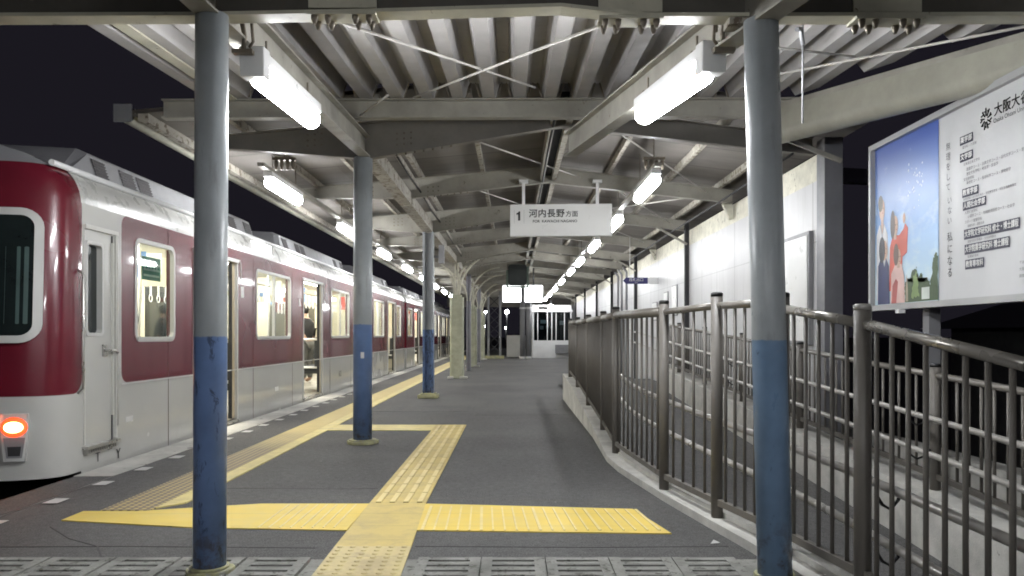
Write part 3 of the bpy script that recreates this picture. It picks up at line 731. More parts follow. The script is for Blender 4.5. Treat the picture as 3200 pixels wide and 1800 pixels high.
# encased old-rail poles with curved arms ------------------------------
def arm(m, x0, y, z0, x1, z1, r, bow):
    pts = []
    for k in range(13):
        t = k/12; a = t*math.pi/2
        pts.append((x0 + (x1-x0)*(1-math.cos(a)), y, z0 + (z1-z0)*math.sin(a)))
    for p, q in zip(pts, pts[1:]): m.beam(p, q, r, r*1.3, (0,1,0))
for i, (y, lab) in enumerate(((19.4,'nearest concrete-encased green pole with curved rail arms'),(26.4,'second concrete-encased green pole with curved rail arms, behind the nearest'),(34.0,'farthest concrete-encased green pole with curved rail arms, beside the lattice post'))):
    t = thing('rail_pole', (-1.40,y,0), lab, 'pole')
    m = MB(); w_ = .17
    oc = [(-1.40+p[0], y+p[1]) for p in rrect(.34,.34,.07,3)]
    m.prism(oc, 0, 2.02); n0 = rrect(.24,.24,.05,3); m.prism([(-1.40+p[0], y+p[1]) for p in n0], 2.02, 2.08)
    m.build('concrete_casing', M['pale_green'], t)
    m = MB()
    for dy in (-.07,.07):
        arm(m, -1.34, y+dy, 2.08, -0.35, 3.12, .035, 0); arm(m, -1.46, y+dy, 2.08, -2.3, 3.05, .035, 0)
        m.beam((-1.37,y+dy,2.08),(-1.37,y+dy,3.2),.035,.045,(0,1,0)); m.beam((-1.44,y+dy,2.08),(-1.44,y+dy,3.15),.035,.045,(0,1,0))
        arm(m, -1.42, y+dy, 2.08, -1.70, 2.75, .03, 0); arm(m, -1.38, y+dy, 2.08, -1.15, 2.8, .03, 0)
    m.build('rail_arm', M['steel_pale'], t)
    m = MB(); m.box(-1.62,-1.47,y-.30,y-.18,0,.05); m.box(-1.32,-1.12,y-.30,y-.18,0,.05); build_split(m, 'foot_block', M['concrete'], t, .01)
for i, (y, lab) in enumerate(((23.3,'slim dark steel pole between the first two green concrete poles'),(30.4,'slim dark steel pole between the second and farthest green concrete poles'))):
    t = thing('rail_pole', (-1.33,y,0), lab, 'pole')
    m = MB(); m.box(-1.40,-1.36,y-.06,y+.06,0,2.9); m.box(-1.30,-1.26,y-.06,y+.06,0,2.9); m.box(-1.359,-1.301,y-.01,y+.01,0,2.9)
    m.build('shaft', pole_mat('grey_blue_rail', 0.0, (0.24,0.24,0.27),(0.1,0.1,0.2)) , t)
    m = MB()
    for dy in (-.05,.05): arm(m, -1.29, y+dy, 2.1, -0.4, 3.1, .03, 0); arm(m, -1.37, y+dy, 2.1, -2.2, 3.04, .03, 0)
    m.build('rail_arm', M['steel_pale'], t)
# ================================================================== LAMPS
def lamp(near, far, hang, lab, group):
    """tube lamp from near to far (centre of its diffuser)"""
    n, f = Vector(near), Vector(far); c = (n+f)/2; L = (f-n).length
    d = (f-n).normalized()
    t = thing('tube_lamp', c, lab, 'lamp', group)
    m = MB(); m.beam(n-d*.02+Vector((0,0,.085)), f+d*.02+Vector((0,0,.085)), .10, .06)
    m.build('housing', M['white_metal'], t, .006)
    if L < 1.15:
        m = MB(); m.beam(n-d*.10+Vector((0,0,.045)), n-d*.001+Vector((0,0,.045)), .125, .15); m.build('end_box', M['white_metal'], t, .008)
    m = MB(); rr = .060; k1 = [(0,.35),(.012,.68),(.03,.9),(.055,1.0)]
    m.tube([n+d*k for k, s in k1] + [f-d*k for k, s in reversed(k1)], rr, 18, True, [rr*s for k, s in k1] + [rr*s for k, s in reversed(k1)])
    m.build('diffuser', M['tube' if L < 1.15 else 'tube_row'], t)
    m = MB()
    for P in (n+d*L*.12, f-d*L*.12):
        m.tube([P+Vector((0,0,.115)), P+Vector((0,0,.115+hang))], .006, 6)
        m.box(P.x-.035,P.x+.035,P.y-.02,P.y+.02,P.z+.1155,P.z+.13)
    build_split(m, 'hanger', M['bolt'], t)
    return t
lamp((-1.30,3.95,2.405),(-1.30,5.03,2.47),.10,'large bright tube lamp under the left beam of the near canopy','lamps of the near canopy')
lamp((0.972,3.88,2.405),(0.823,4.93,2.47),.10,'large bright tube lamp under the slanting right beam of the near canopy','lamps of the near canopy')
for (x, y, z, s) in ((-1.33,3.80,2.52,1),(1.02,3.72,2.50,-1)):
    m = MB(); m.box(x-.03,x+.03,y-.02,y+.02,z+.10,z+.17); m.tube([(x,y,z+.10),(x+.01*s,y+.01,z+.03),(x,y+.02,z-.03)], .012, 6); m.tube([(x+.05*s,y-.02,z+.14),(x+.055*s,y,z+.0),(x+.03*s,y+.02,z-.02)], .008, 6)
    m.box(x-.05,x+.05,y-.005,y+.035,z-.055,z-.035); m.tube([(x-.04,y-.01,z+.16),(x-.045,y-.015,z+.03)], .006, 6)
    m.build('lamp_clamp', M['bolt'], fc)
m = MB(); m.tube([(1.10,3.95,2.60),(1.02,4.6,2.64),(.90,5.4,2.68),(.78,6.2,2.73)], .012, 6); m.build('conduit', M['rod'], fc)
m = MB(); m.box(.98,1.12,3.50,3.60,2.49,2.52); m.tube([(1.10,3.52,2.505),(1.05,3.75,2.50),(1.03,3.8,2.47)],.014,6); m.build('junction_box', M['steel_rusty'], fc)
for x, lab in ((-1.30,'left tube lamp of the near canopy behind the viewpoint'),(1.45,'right tube lamp of the near canopy behind the viewpoint')):
    lamp((x,-4.4,2.02),(x,-3.3,2.09),.2,lab.replace('behind','farther behind'),'lamps of the near canopy')
    lamp((x,-1.5,2.20),(x,-0.4,2.27),.2,lab,'lamps of the near canopy')
for i, y in enumerate((8.95,12.4,15.9,19.4,22.9,26.4,29.9,33.4)):
    lamp((-2.64,y-.6,2.73),(-2.64,y+.6,2.73),zr(-2.64)-2.92,'tube lamp over the train side, %s from the near end of the left row' % ORD[i],'lamps of the left row')
for i, y in enumerate((8.8,11.6,14.5,17.6,20.3,24.1,28.0,32.1,36.0)):
    lamp((1.52,y-.6,2.73),(1.52,y+.6,2.73),zr(1.52)-2.92,'tube lamp along the ceiling, %s from the near end of the right row' % ORD[i],'lamps of the right row')
# ================================================================== TRAIN
M['cantrail'] = paint('cream_cantrail', (0.46, 0.46, 0.44), 0.30, var=0.06, spec=0.6)
SX, CX, HW = -3.42, -4.77, 1.35           # near side, centre line, half width
M['seam'] = flat('dark_seam', (0.10,0.06,0.06), .6)  # plain dark colour of the joints between body panels
M['vent'] = flat('vent_grille',(0.045,0.04,0.042),.6)
M['prints'] = [flat('poster_%s'%n_, c_, .5) for n_, c_ in (('blue',(0.10,0.22,0.45)),('red',(0.5,0.1,0.08)),('cream',(0.6,0.55,0.4)),('grey',(0.2,0.2,0.2)))]
PROF = [(1.35,-0.30),(1.35,0.0),(1.35,0.66),(1.35,2.13),(1.335,2.22),(1.30,2.30),(1.25,2.36),(1.22,2.385)]
ROOF = [(1.22,2.385),(1.05,2.47),(0.8,2.55),(0.4,2.60),(0.0,2.62)]
def car(name, y0, y1, nose, wins, doors, lab, panels):
    t = thing(name, (CX, y0, 0), lab, 'train car', 'cars of the red and white train')
    body_m = train_mat('maroon_and_cream_paint' , panels)
    ys = y0 + (0.45 if nose else 0.0)
    b = MB()
    # near side wall with openings
    ops = [(a, c, 0.04, 1.97) for a, c in doors] + [(a, c, 1.04, 1.94) for a, c in wins]
    if nose: ops.append((6.195,6.435,1.09,1.82))
    ybr = sorted(set([ys, y1] + [v for o in ops for v in o[:2]])); zbr = sorted(set([-0.30,2.13] + [v for o in ops for v in o[2:]]))
    for ya, yb_ in zip(ybr, ybr[1:]):
        for za, zb in zip(zbr, zbr[1:]):
            ym, zm = (ya+yb_)/2, (za+zb)/2
            if any(o[0] < ym < o[1] and o[2] < zm < o[3] for o in ops): continue
            b.quad((SX,ya,za),(SX,yb_,za),(SX,yb_,zb),(SX,ya,zb))
    for (ya, yc, za, zb) in ops:             # reveals
        d = SX-.07
        b.quad((SX,ya,za),(d,ya,za),(d,ya,zb),(SX,ya,zb)); b.quad((SX,yc,za),(SX,yc,zb),(d,yc,zb),(d,yc,za))
        b.quad((SX,ya,zb),(d,ya,zb),(d,yc,zb),(SX,yc,zb)); b.quad((SX,ya,za),(SX,yc,za),(d,yc,za),(d,ya,za))
    # shoulder, far side
    b.grid([[(CX-w_,y,z) for w_, z in PROF] for y in (ys, y1)])
    if nose:
        n = 4.0; L = 0.45; rows = []
        for k in range(41):
            th = math.pi*k/40; c = math.cos(th); s = math.sin(th)
            ux = math.copysign(abs(c)**(2/n), c); uy = abs(s)**(2/n)
            row = []
            for w_, z in PROF[1:]:
                lean = 0.0 if z < 1.0 else 0.05*(z-1.0)
                row.append((CX + w_*ux, ys - (L-lean)*uy, z))
            rows.append(row)
        b.grid(rows)
    else:
        b.quad((CX-HW,ys,-.3),(CX+HW,ys,-.3),(CX+HW,ys,2.13),(CX-HW,ys,2.13)); b.poly([(CX+w_,ys,z) for w_, z in PROF[3:]] + [(CX-w_,ys,z) for w_, z in reversed(PROF[3:])])
    b.quad((CX-HW,y1,-.3),(CX+HW,y1,-.3),(CX+HW,y1,2.13),(CX-HW,y1,2.13)); b.poly([(CX+w_,y1,z) for w_, z in PROF[3:]] + [(CX-w_,y1,z) for w_, z in reversed(PROF[3:])])
    body = b.build('body', body_m, t)
    sh = MB(); hp = [(1.35,2.13),(1.346,2.17),(1.334,2.22),(1.316,2.27),(1.292,2.315),(1.262,2.355),(1.235,2.382)]
    sh.grid([[(CX+w_,y,z) for w_, z in hp] for y in (ys, y1)]); sh.build('cantrail', M['cantrail'], t)
    # roof + gutter ledge
    yr = ys - (0.22 if nose else 0)
    b = MB(); b.grid([[(CX+s*w_,y,z) for w_, z in ROOF] for y in (yr, y1) for s in (1,)]); b.grid([[(CX-w_,y,z) for w_, z in ROOF] for y in (yr, y1)])
    if nose: b.poly([(CX+w_,yr,z) for w_, z in ROOF] + [(CX-w_,yr,z) for w_, z in reversed(ROOF)])
    roof = b.build('roof', M['silver'], t)
    b = MB(); b.tube([(SX-.105,yr,2.40),(SX-.105,y1,2.40)], .024, 10); b.build('gutter', M['white_metal'], roof)
    # air conditioning covers on the roof
    L_ = y1 - y0
    for ua, ub in (((6.35,11.1),(12.2,17.0),(18.1,22.9)) if nose else ((y0+1.2,y0+6.0),(y0+7.2,y0+12.0),(y0+13.0,y0+17.6))):
        m = MB(); rows = []
        for y, dz in ((ua,0.0),(ua+(.45 if nose and ua < 7 else .15),.25),(ub-.15,.25),(ub,0.0)):
            f = dz/.25
            rows.append([(SX-.24,y,2.42),(SX-.32,y,2.42+dz),(SX-.42,y,2.42+dz+.05*f),(CX,y,2.44+dz+.08*f),(2*CX-SX+.42,y,2.42+dz+.05*f),(2*CX-SX+.30,y,2.42)])
        m.grid(rows, False); u_ = m.build('air_conditioner', M['silver'], t)
        L2 = ub-ua
        for va in (.22, .95, 1.28, L2-1.06, L2-.45):
            v = MB(); xl, xh = SX-.24-.08*.06/.25+.004, SX-.24-.08*.22/.25+.004
            y_a, y_b = ua+va+(.25 if nose and ua < 7 and va < .3 else 0), ua+va+.27+(.2 if nose and ua < 7 and va < .3 else 0)
            v.quad((xl,y_a,2.48),(xl,y_b,2.48),(xh,y_b,2.64),(xh,y_a,2.64))
            for q in range(6):
                f0 = q/6; v.beam((xl+(xh-xl)*f0+.003,y_a,2.48+.16*f0+.012),(xl+(xh-xl)*f0+.003,y_b,2.48+.16*f0+.012),.008,.008)
            v.build('vent', M['vent'], u_)
    # windows
    for a, c in wins:
        m = MB(); zc, yc = 1.49, (a+c)/2; W_, H_ = c-a, .90
        o_ = rrect(W_+.05,H_+.05,.09,5); i_ = rrect(W_-.03,H_-.03,.06,5)
        pts = lambda P, x: [(x, yc+p[0], zc+p[1]) for p in P]
        k_ = len(o_); O, I = pts(o_, SX+.008), pts(i_, SX+.008); J = pts(i_, SX-.03); O2 = pts(o_, SX-.001)
        for k in range(k_):
            q = (k+1) % k_
            m.quad(O[k],O[q],I[q],I[k]); m.quad(I[k],I[q],J[q],J[k]); m.quad(O2[k],O2[q],O[q],O[k])
        if W_ > 1.2: m.box(SX-.028,SX+.004,yc-.022,yc+.022,zc-H_/2+.012,zc+H_/2-.012)
        m.box(SX+.008,SX+.016,a+.02,c-.02,1.035,1.062)
        f_ = m.build('window', M['sash'], t)
        g = MB(); g.poly(pts(rrect(W_-.032,H_-.032,.06,5), SX-.03)); g.build('pane', M['glass'], f_)
    # open doors: frame, leaf edges, sill
    for a, c in doors:
        m = MB()
        m.box(SX-.07,SX+.014,a-.03,a+.003,.04,2.0); m.box(SX-.07,SX+.014,c-.003,c+.03,.04,2.0); m.box(SX-.07,SX+.02,a-.05,c+.05,1.972,2.012)
        m.build('door_frame', M['sash'], t)
        m = MB(); m.box(SX-.055,SX-.02,a+.004,a+.05,.06,1.965); m.box(SX-.055,SX-.02,c-.10,c-.004,.06,1.965)
        dl = build_split(m, 'door', M['beige'], t)[0]
        m = MB(); m.box(SX-.06,SX-.015,c-.112,c-.101,.06,1.965); m.box(SX-.06,SX-.015,a+.051,a+.06,.06,1.965); build_split(m, 'edge_seal', M['black'], dl)
        m = MB(); m.box(SX-.07,SX+.03,a-.02,c+.02,.012,.038); m.build('door_sill', M['stainless'], t)
        m = MB(); m.tube([(SX+.018,c+.07,2.01),(SX+.018,c+.10,1.98),(SX+.018,c+.11,1.72)], .008, 6); m.build('rain_rail', M['sash'], t)
    # interior
    fx, nx = 2*CX-SX+.09, SX-.075
    yi = y0 + (1.2 if nose else .12); ye = y1-.12
    m = MB(); m.quad((fx,yi,.05),(SX-.0,yi,.05),(SX-.0,ye,.05),(fx,ye,.05)); m.build('cabin_floor', M['floor_in'], t)
    m = MB(); m.quad((fx,yi,.05),(fx,ye,.05),(fx,ye,2.2),(fx,yi,2.2)); m.quad((fx,yi,2.2),(fx,ye,2.2),(nx,ye,2.2),(nx,yi,2.2))
    m.quad((fx,yi,.05),(nx,yi,.05),(nx,yi,2.2),(fx,yi,2.2)); m.quad((fx,ye,.05),(nx,ye,.05),(nx,ye,2.2),(fx,ye,2.2))
    for ya, yb_ in zip(ybr, ybr[1:]):
        if yb_ <= yi: continue
        for za, zb in zip([.05]+[z for z in zbr if .05 < z < 2.13]+[2.2], [z for z in zbr if .05 < z < 2.13]+[2.2]):
            ym, zm = (ya+yb_)/2, (za+zb)/2
            if any(o[0] < ym < o[1] and o[2] < zm < o[3] for o in ops): continue
            m.quad((nx,max(ya,yi),za),(nx,yb_,za),(nx,yb_,zb),(nx,max(ya,yi),zb))
    m.build('cabin_lining', M['interior'], t)
    for x in (CX-.55, CX+.55):
        m = MB(); m.box(x-.06,x+.06,yi+.3,ye-.3,2.14,2.19); m.build('ceiling_light', M['ceil_light'], t)
    for a, c in wins + doors:
        m = MB(); m.quad((fx+.004,a+.05,1.04),(fx+.004,c-.05,1.04),(fx+.004,c-.05,1.94),(fx+.004,a+.05,1.94)); m.build('far_window', M['darkglass'], t)
    m = MB()
    for a, c in []: m.quad((fx+.004,a,1.04),(fx+.004,c,1.04),(fx+.004,c,1.94),(fx+.004,a,1.94))
    k = 0; yy = yi+.3
    while yy < ye-.3:
        m = MB(); h_ = .2 + .08*(k % 3); m.box(fx+.004,fx+.014,yy,yy+.28,1.98-h_*.4,2.12) if k % 2 else m.box(CX-.25,CX+.2,yy,yy+.006,1.80-.03*(k % 3),2.12)
        m.build('car_poster', M['prints'][(k*7+k//3) % 4], t); yy += .41; k += 1
    segs = []; edges = [yi] + [v for d_ in doors for v in d_] + [ye]
    for a, c in zip(edges[0::2], edges[1::2]):
        if c-a > .9: segs.append((a+.15, c-.15))
    for (a, c) in segs:
        for x0, x1, xb in ((fx+.02,fx+.48,fx+.02),(nx-.48,nx-.02,nx-.10)):
            m = MB(); m.box(x0,x1,a,c,.38,.50); m.box(xb,xb+.08,a,c,.502,1.0); m.build('bench', M['seat'], t, .02)
        for yy in (a-.03, c+.03):
            m = MB(); x0 = nx-.46
            m.tube([(x0,yy,.08),(x0,yy,1.05),(x0+.02,yy,1.6),(x0,yy,2.19)], .016, 8)
            m.tube([(x0,yy,1.0),(nx-.03,yy,1.0)], .02, 8); m.tube([(x0,yy,.49),(nx-.03,yy,.49)], .02, 8)
            m.build('stanchion', M['white_metal'], t)
        for x in (fx+.45, nx-.42):
            m = MB(); m.tube([(x,a,1.86),(x,c,1.86)], .014, 6)
            k = 0; yy = a+.12
            while yy < c:
                m.beam((x,yy,1.86),(x,yy,1.70),.028,.008,(0,1,0))
                ring = [(x+.0, yy+.05*math.sin(q), 1.645+.055*math.cos(q)) for q in [2*math.pi*j/10 for j in range(11)]]
                m.tube(ring, .008, 5, False); yy += .26
            m.build('strap_rail', M['white_metal'], t)
        m = MB(); k = 0; yy = a+.3
        while yy < c-.3:
            m.box(CX-.22,CX+.22,yy,yy+.004,1.86,2.14); yy += .9
        m.build('hanging_poster', M['signwhite'], t)
        m = MB(); m.box(fx+.01,fx+.02,a,c,1.97,2.13); m.build('advert_strip', M['signwhite'], t)
    m = MB(); m.box(CX-1.1,CX+1.1,y0+.8,y1-.5,-.95,-.31)
    for yy in (y0+2.2, y0+4.3, y1-4.3, y1-2.2):
        for x in (-5.30,-4.24): m.tube([(x-.06,yy,-.45),(x+.06,yy,-.45)], .43, 20)
    m.build('underframe', M['dark'], t)
    return t, body
M['beige'] = paint('beige_door_edge', (0.50, 0.42, 0.28), 0.45, var=0.12)
W1 = [(7.02,7.80),(10.32,11.88),(14.56,16.14),(19.0,20.5),(22.75,23.6)]
D1 = [(8.30,9.57),(12.62,13.85),(16.95,18.15),(21.2,22.4)]
YA = 5.68
c1, body1 = car('train_car', YA, 24.4, True, W1, D1, 'nearest train car in maroon and cream with its cab end and red tail lamp', [(-3, 0.46, 0.62, 9, 0.12), (1.08, 40, 0.66, 2.13, 0.10)])
W2 = [(25.2,26.3),(28.7,30.2),(33.0,34.5),(37.3,38.8),(41.4,42.4)]
D2 = [(26.9,28.15),(31.1,32.4),(35.4,36.7),(39.7,41.0)]
c2, body2 = car('train_car', 24.85, 43.4, False, W2, D2, 'second train car in maroon and cream, coupled behind the nearest one', [(-1, 40, 0.66, 2.13, 0.02)])
m = MB(); m.box(CX-.6,CX+.6,24.41,24.84,-.1,2.2); m.box(SX-.28,SX-.12,24.41,24.84,-.2,2.1); m.build('gangway_bellows', M['black'], c1)
# cab details --------------------------------------------------------
def nose_pt(u, z, out=0.0):
    """point on the nose; u = -1..1 across"""
    n = 4.0; L = 0.45; lean = 0.0 if z < 1 else .05*(z-1)
    yy = (YA+.45) - (L-lean)*(1-abs(u)**n)**(1/n)
    e = 1e-3; u2 = min(1, u+e); yy2 = (YA+.45) - (L-lean)*max(0, 1-abs(u2)**n)**(1/n)
    tx, ty = (u2-u)*HW, yy2-yy; l = math.hypot(tx, ty) or 1; nx_, ny_ = ty/l, -tx/l
    return (CX+HW*u+nx_*out, yy+ny_*out, z)
def nose_patch(mb, u0, u1, z0, z1, r, out, border=None, nu=18):
    """rounded patch following the nose; border = ring only"""
    W_, H_ = (u1-u0)*HW, z1-z0; uc, zc = (u0+u1)/2, (z0+z1)/2
    A = rrect(W_, H_, r, 6)
    if border:
        B_ = rrect(W_-2*border, H_-2*border, max(.01, r-border), 6); n = len(A)
        for k in range(n):
            q = (k+1) % n; pa = [nose_pt(uc+p[0]/HW, zc+p[1], out) for p in (A[k], A[q])]; pb = [nose_pt(uc+p[0]/HW, zc+p[1], out) for p in (B_[k], B_[q])]
            # split long horizontal runs so the ring follows the curve
            segs = 1 if abs(A[k][0]-A[q][0]) < .1 else nu
            for s in range(segs):
                f0, f1 = s/segs, (s+1)/segs; L = lambda P, Q, f: (P[0]+(Q[0]-P[0])*f, P[1]+(Q[1]-P[1])*f)
                a0, a1, b0, b1 = L(A[k],A[q],f0), L(A[k],A[q],f1), L(B_[k],B_[q],f0), L(B_[k],B_[q],f1)
                mb.quad(*[nose_pt(uc+p[0]/HW, zc+p[1], out) for p in (a0,a1,b1,b0)])
                mb.quad(nose_pt(uc+a0[0]/HW,zc+a0[1],0),nose_pt(uc+a1[0]/HW,zc+a1[1],0),nose_pt(uc+a1[0]/HW,zc+a1[1],out),nose_pt(uc+a0[0]/HW,zc+a0[1],out))
    else:
        rows = []
        for k in range(nu+1):
            x = -W_/2 + W_*k/nu; e = max(0, abs(x)-(W_/2-r)); h = H_/2 - r + math.sqrt(max(0, r*r-e*e))
            rows.append([nose_pt(uc+x/HW, zc-h, out), nose_pt(uc+x/HW, zc+h, out)])
        mb.grid(rows, True)
    return mb
m = MB(); nose_patch(m, .30, .9185, 1.02, 2.03, .14, .022, .055); ws = m.build('windscreen', M['sash'], c1)
m = MB(); nose_patch(m, .335, .885, 1.07, 1.98, .10, .012); m.build('pane', M['darkglass'], ws)
for uu in (.55,.63,.70,.745,.80,.835):
    m = MB(); nose_patch(m, uu, uu+.012+.01*math.sin(uu*40), 1.16, 1.74, .004, .0135, None, 2); m.build('curtain_fold', M['curtain'] if 'curtain' in M else flat('curtain',(0.05,0.085,0.08),.5), ws)
# tail lamp unit
def nose_trap(mb, u0, u1, v0, v1, z0, z1, out):
    rows = [[nose_pt(u0+(u1-u0)*k/8, z0, out) for k in range(9)], [nose_pt(v0+(v1-v0)*k/8, z1, out) for k in range(9)]]
    return mb.grid(rows)
m = MB(); nose_trap(m, .752,.852,.735,.868,.145,.44,.03); nose_trap(m, .735,.868,.74,.864,.44,.495,.03)
for s in range(9):
    pass
for (a, c) in (((.752,.145),(.735,.44)),((.852,.145),(.868,.44)),((.735,.44),(.74,.495)),((.868,.44),(.864,.495)),((.752,.145),(.852,.145)),((.74,.495),(.864,.495))):
    m.quad(nose_pt(*a,0),nose_pt(*c,0),nose_pt(*c,.03),nose_pt(*a,.03))
tl = m.build('tail_lamp', M['sash'], c1)
m = MB(); nose_trap(m, .768,.838,.752,.852,.17,.32,.034); m.build('lamp_recess', M['grey'], tl)
m = MB(); nose_trap(m, .776,.830,.772,.835,.185,.255,.037); m.build('marker_lens', M['dark'], tl)
def nose_disc(mb, u, z, ru, rz, out, bulge=0.0):
    rows = []
    for k in range(5):
        f = k/4; rows.append([nose_pt(u+ru*f*math.cos(q), z+rz*f*math.sin(q), out+bulge*(1-f*f)) for q in [2*math.pi*j/20 for j in range(21)]])
    return mb.grid(rows)
m = MB(); nose_disc(m, .801,.398,.062,.075,.033,.01); rl = m.build('red_lens', M['tail_red'], tl)
for uu in (.801,):
    m = MB(); nose_disc(m, uu,.398,.044,.040,.044,.006); m.build('bulb', M['tail'], rl)
# cab door on the side
m = MB()
yc0, yc1 = 6.16, 6.66
m.box(SX-.002,SX+.010,yc0,yc0+.012,.20,1.95); m.box(SX-.002,SX+.016,yc1-.075,yc1-.055,.40,1.86); m.box(SX-.002,SX+.020,yc1-.03,yc1,.20,1.93)
m.box(SX-.002,SX+.026,yc0-.005,yc1+.005,1.93,1.965)
m.tube([(SX+.012,yc1-.02,1.93),(SX+.012,yc1-.005,1.90),(SX+.012,yc1+.0,1.82),(SX+.012,yc1+.0,.3)],.013,8)
cd = m.build('cab_door', M['cabdoor'] if 'cabdoor' in M else paint('cab_door_cream',(0.57,0.565,0.53),.35,var=.12), c1)
m = MB(); m.box(SX-.03,SX+.006,yc1-.072,yc1-.058,.19,1.92); m.box(SX-.03,SX+.0045,yc1-.05,yc1-.035,.5,1.4); m.build('door_seam', M['dark'], cd)
m = MB()
O = rrect(.27,.77,.04,4); I = rrect(.215,.715,.03,4); P = lambda Q, x: [(x, 6.315+p[0], 1.455+p[1]) for p in Q]
a_, i_ = P(O, SX+.012), P(I, SX+.012); j_ = P(I, SX-.04); n = len(a_)
for k in range(n):
    q = (k+1) % n; m.quad(a_[k],a_[q],i_[q],i_[k]); m.quad(i_[k],i_[q],j_[q],j_[k]); m.quad(P(O,SX)[k],P(O,SX)[q],a_[q],a_[k])
cw = m.build('window', M['sash'], cd)
m = MB(); m.poly(P(I, SX-.035)); m.build('pane', M['darkglass'], cw)
m = MB(); m.tube([(SX+.01,6.47,.95),(SX+.05,6.47,.95),(SX+.05,6.56,.95),(SX+.05,6.60,.93)],.011,8); m.box(SX,SX+.015,6.44,6.50,.90,1.0); m.build('handle', M['stainless'], cd)
m = MB(); m.box(SX-.002,SX+.05,6.14,6.66,.165,.19); m.box(SX-.002,SX+.03,6.16,6.64,.12,.135)
for k in range(14): m.box(SX-.002,SX+.035,6.16+.034*k,6.17+.034*k,.13,.165)
m.build('step', M['stainless'], c1)
# lettering on the body
for tx, sz, yy, zz in (('T',.115,6.37,.075),('Y',.115,6.70,.05),('602',.16,15.3,.31)):
    b = MB(); frame_to(b, text_mesh(tx, sz, bold=.003), (SX+.004,yy,zz), (0,1,0), (0,0,1)); b.build('lettering', M['ink'], c1)
for c_, ds, y0_ in ((c1, D1, 6.75), (c2, D2, 24.9)):
    for a, e_ in ds:
        for yy in (a-.62, e_+.62):
            m = MB(); m.box(SX-.001,SX+.0025,yy-.004,yy+.004,-.04,2.10); m.build('panel_seam', M['seam'], c_)
    m = MB(); m.box(SX-.001,SX+.006,y0_,y0_+18,.645,.657); m.build('belt_moulding', M['sash'], c_)
for yy, zz, w_, h_ in ((9.78,1.62,.10,.14),(12.42,1.60,.09,.12),(14.06,1.62,.10,.14),(6.9,.33,.12,.05),(11.2,.30,.16,.06)):
    m = MB(); m.box(SX-.001,SX+.003,yy-w_/2,yy+w_/2,zz-h_/2,zz+h_/2); m.build('label_plate', M['signwhite'], c1)
m = MB(); m.tube([(SX+.004,6.08,.62),(SX+.045,6.08,.66),(SX+.045,6.08,1.55),(SX+.004,6.08,1.59)], .011, 8); m.build('grab_rail', M['stainless'], c1)
m = MB(); m.box(SX-.10,SX-.012,10.30,11.0,2.135,2.335); m.build('side_blind', M['blind'], c1)
m = MB(); m.box(SX-.045,SX-.04,7.22,7.60,1.60,1.82); gp = m.build('window_poster', flat('green_poster',(0.03,0.30,0.19),.5), c1)
m = MB()
for k in range(3): m.box(SX-.0399,SX-.0385,7.25,7.57,1.635+.055*k,1.655+.055*k)
for k in range(5): m.box(SX-.0399,SX-.0385,7.27+.06*k,7.29+.06*k,1.69,1.74)
m.build('poster_text', flat('pale_green_print',(0.45,0.75,0.62),.5), gp)
# ================================================================== PEOPLE in the train
def limb(mb_pts, radii, seg=12): return mb_pts, radii
def skin_mesh(name, joints, edges, radii, mat, parent, sub=2, root=0):
    me = bpy.data.meshes.new(name); me.from_pydata([Vector(j) for j in joints], edges, []); me.update()
    o = bpy.data.objects.new(name, me); COL.objects.link(o)
    s = o.modifiers.new('s', 'SKIN'); s.use_smooth_shade = True
    for k, v in enumerate(me.skin_vertices[0].data):
        v.radius = (radii[k], radii[k]) if not isinstance(radii[k], tuple) else radii[k]; v.use_root = (k == root)
    u = o.modifiers.new('u', 'SUBSURF'); u.levels = u.render_levels = sub
    bpy.context.view_layer.update()
    m2 = bpy.data.meshes.new_from_object(o.evaluated_get(bpy.context.evaluated_depsgraph_get()))
    bpy.data.objects.remove(o); bpy.data.meshes.remove(me)
    m2.name = name
    o2 = bpy.data.objects.new(name, m2); COL.objects.link(o2); o2.parent = parent; m2.materials.append(mat)
    for p in m2.polygons: p.use_smooth = True
    return o2
M['skin'] = paint('skin', (0.52, 0.33, 0.24), 0.55, var=0.08)
M['coat'] = paint('black_coat', (0.012, 0.012, 0.014), 0.8, var=0.2)
M['greycloth'] = paint('grey_trousers', (0.15, 0.15, 0.14), 0.85, var=0.2)
M['hair'] = paint('black_hair', (0.012, 0.010, 0.009), 0.5, var=0.2)
M['drab'] = paint('drab_jacket', (0.16, 0.145, 0.11), 0.85, var=0.3)
def body_rig(S, sit, lean=0.0):
    """joints of a figure facing +x, origin between the feet (standing) or under the hips (sitting)"""
    hip = 0.88 if not sit else 0.50
    J = [(0,0,hip),(0.01,0,hip+.22),(0.02+lean,0,hip+.44),(0.02+lean,0,hip+.53),(0.05+lean,0,hip+.66),(0.05+lean,0,hip+.76)]
    R = [.115,.12,.125,.05,.088,.07]; E = [(0,1),(1,2),(2,3),(3,4),(4,5)]
    for s in (1,-1):
        b0 = len(J)
        if sit: J += [(.06,s*.09,hip-.01),(.42,s*.10,hip),(.44,s*.10,.10),(.56,s*.10,.06)]
        else: J += [(0,s*.09,hip-.06),(.02,s*.09,.47),(-.01,s*.09,.09),(.13,s*.10,.04)]
        R += [.085,.062,.045,.04]; E += [(0,b0),(b0,b0+1),(b0+1,b0+2),(b0+2,b0+3)]
    for s in (1,-1):
        b0 = len(J)
        J += [(lean,s*.17,hip+.42),(.0+lean*.5,s*.22,hip+.16),(.16,s*.16,hip-.02),(.24,s*.13,hip-.05)]
        R += [.055,.045,.034,.03]; E += [(2,b0),(b0,b0+1),(b0+1,b0+2),(b0+2,b0+3)]
    return J, E, R
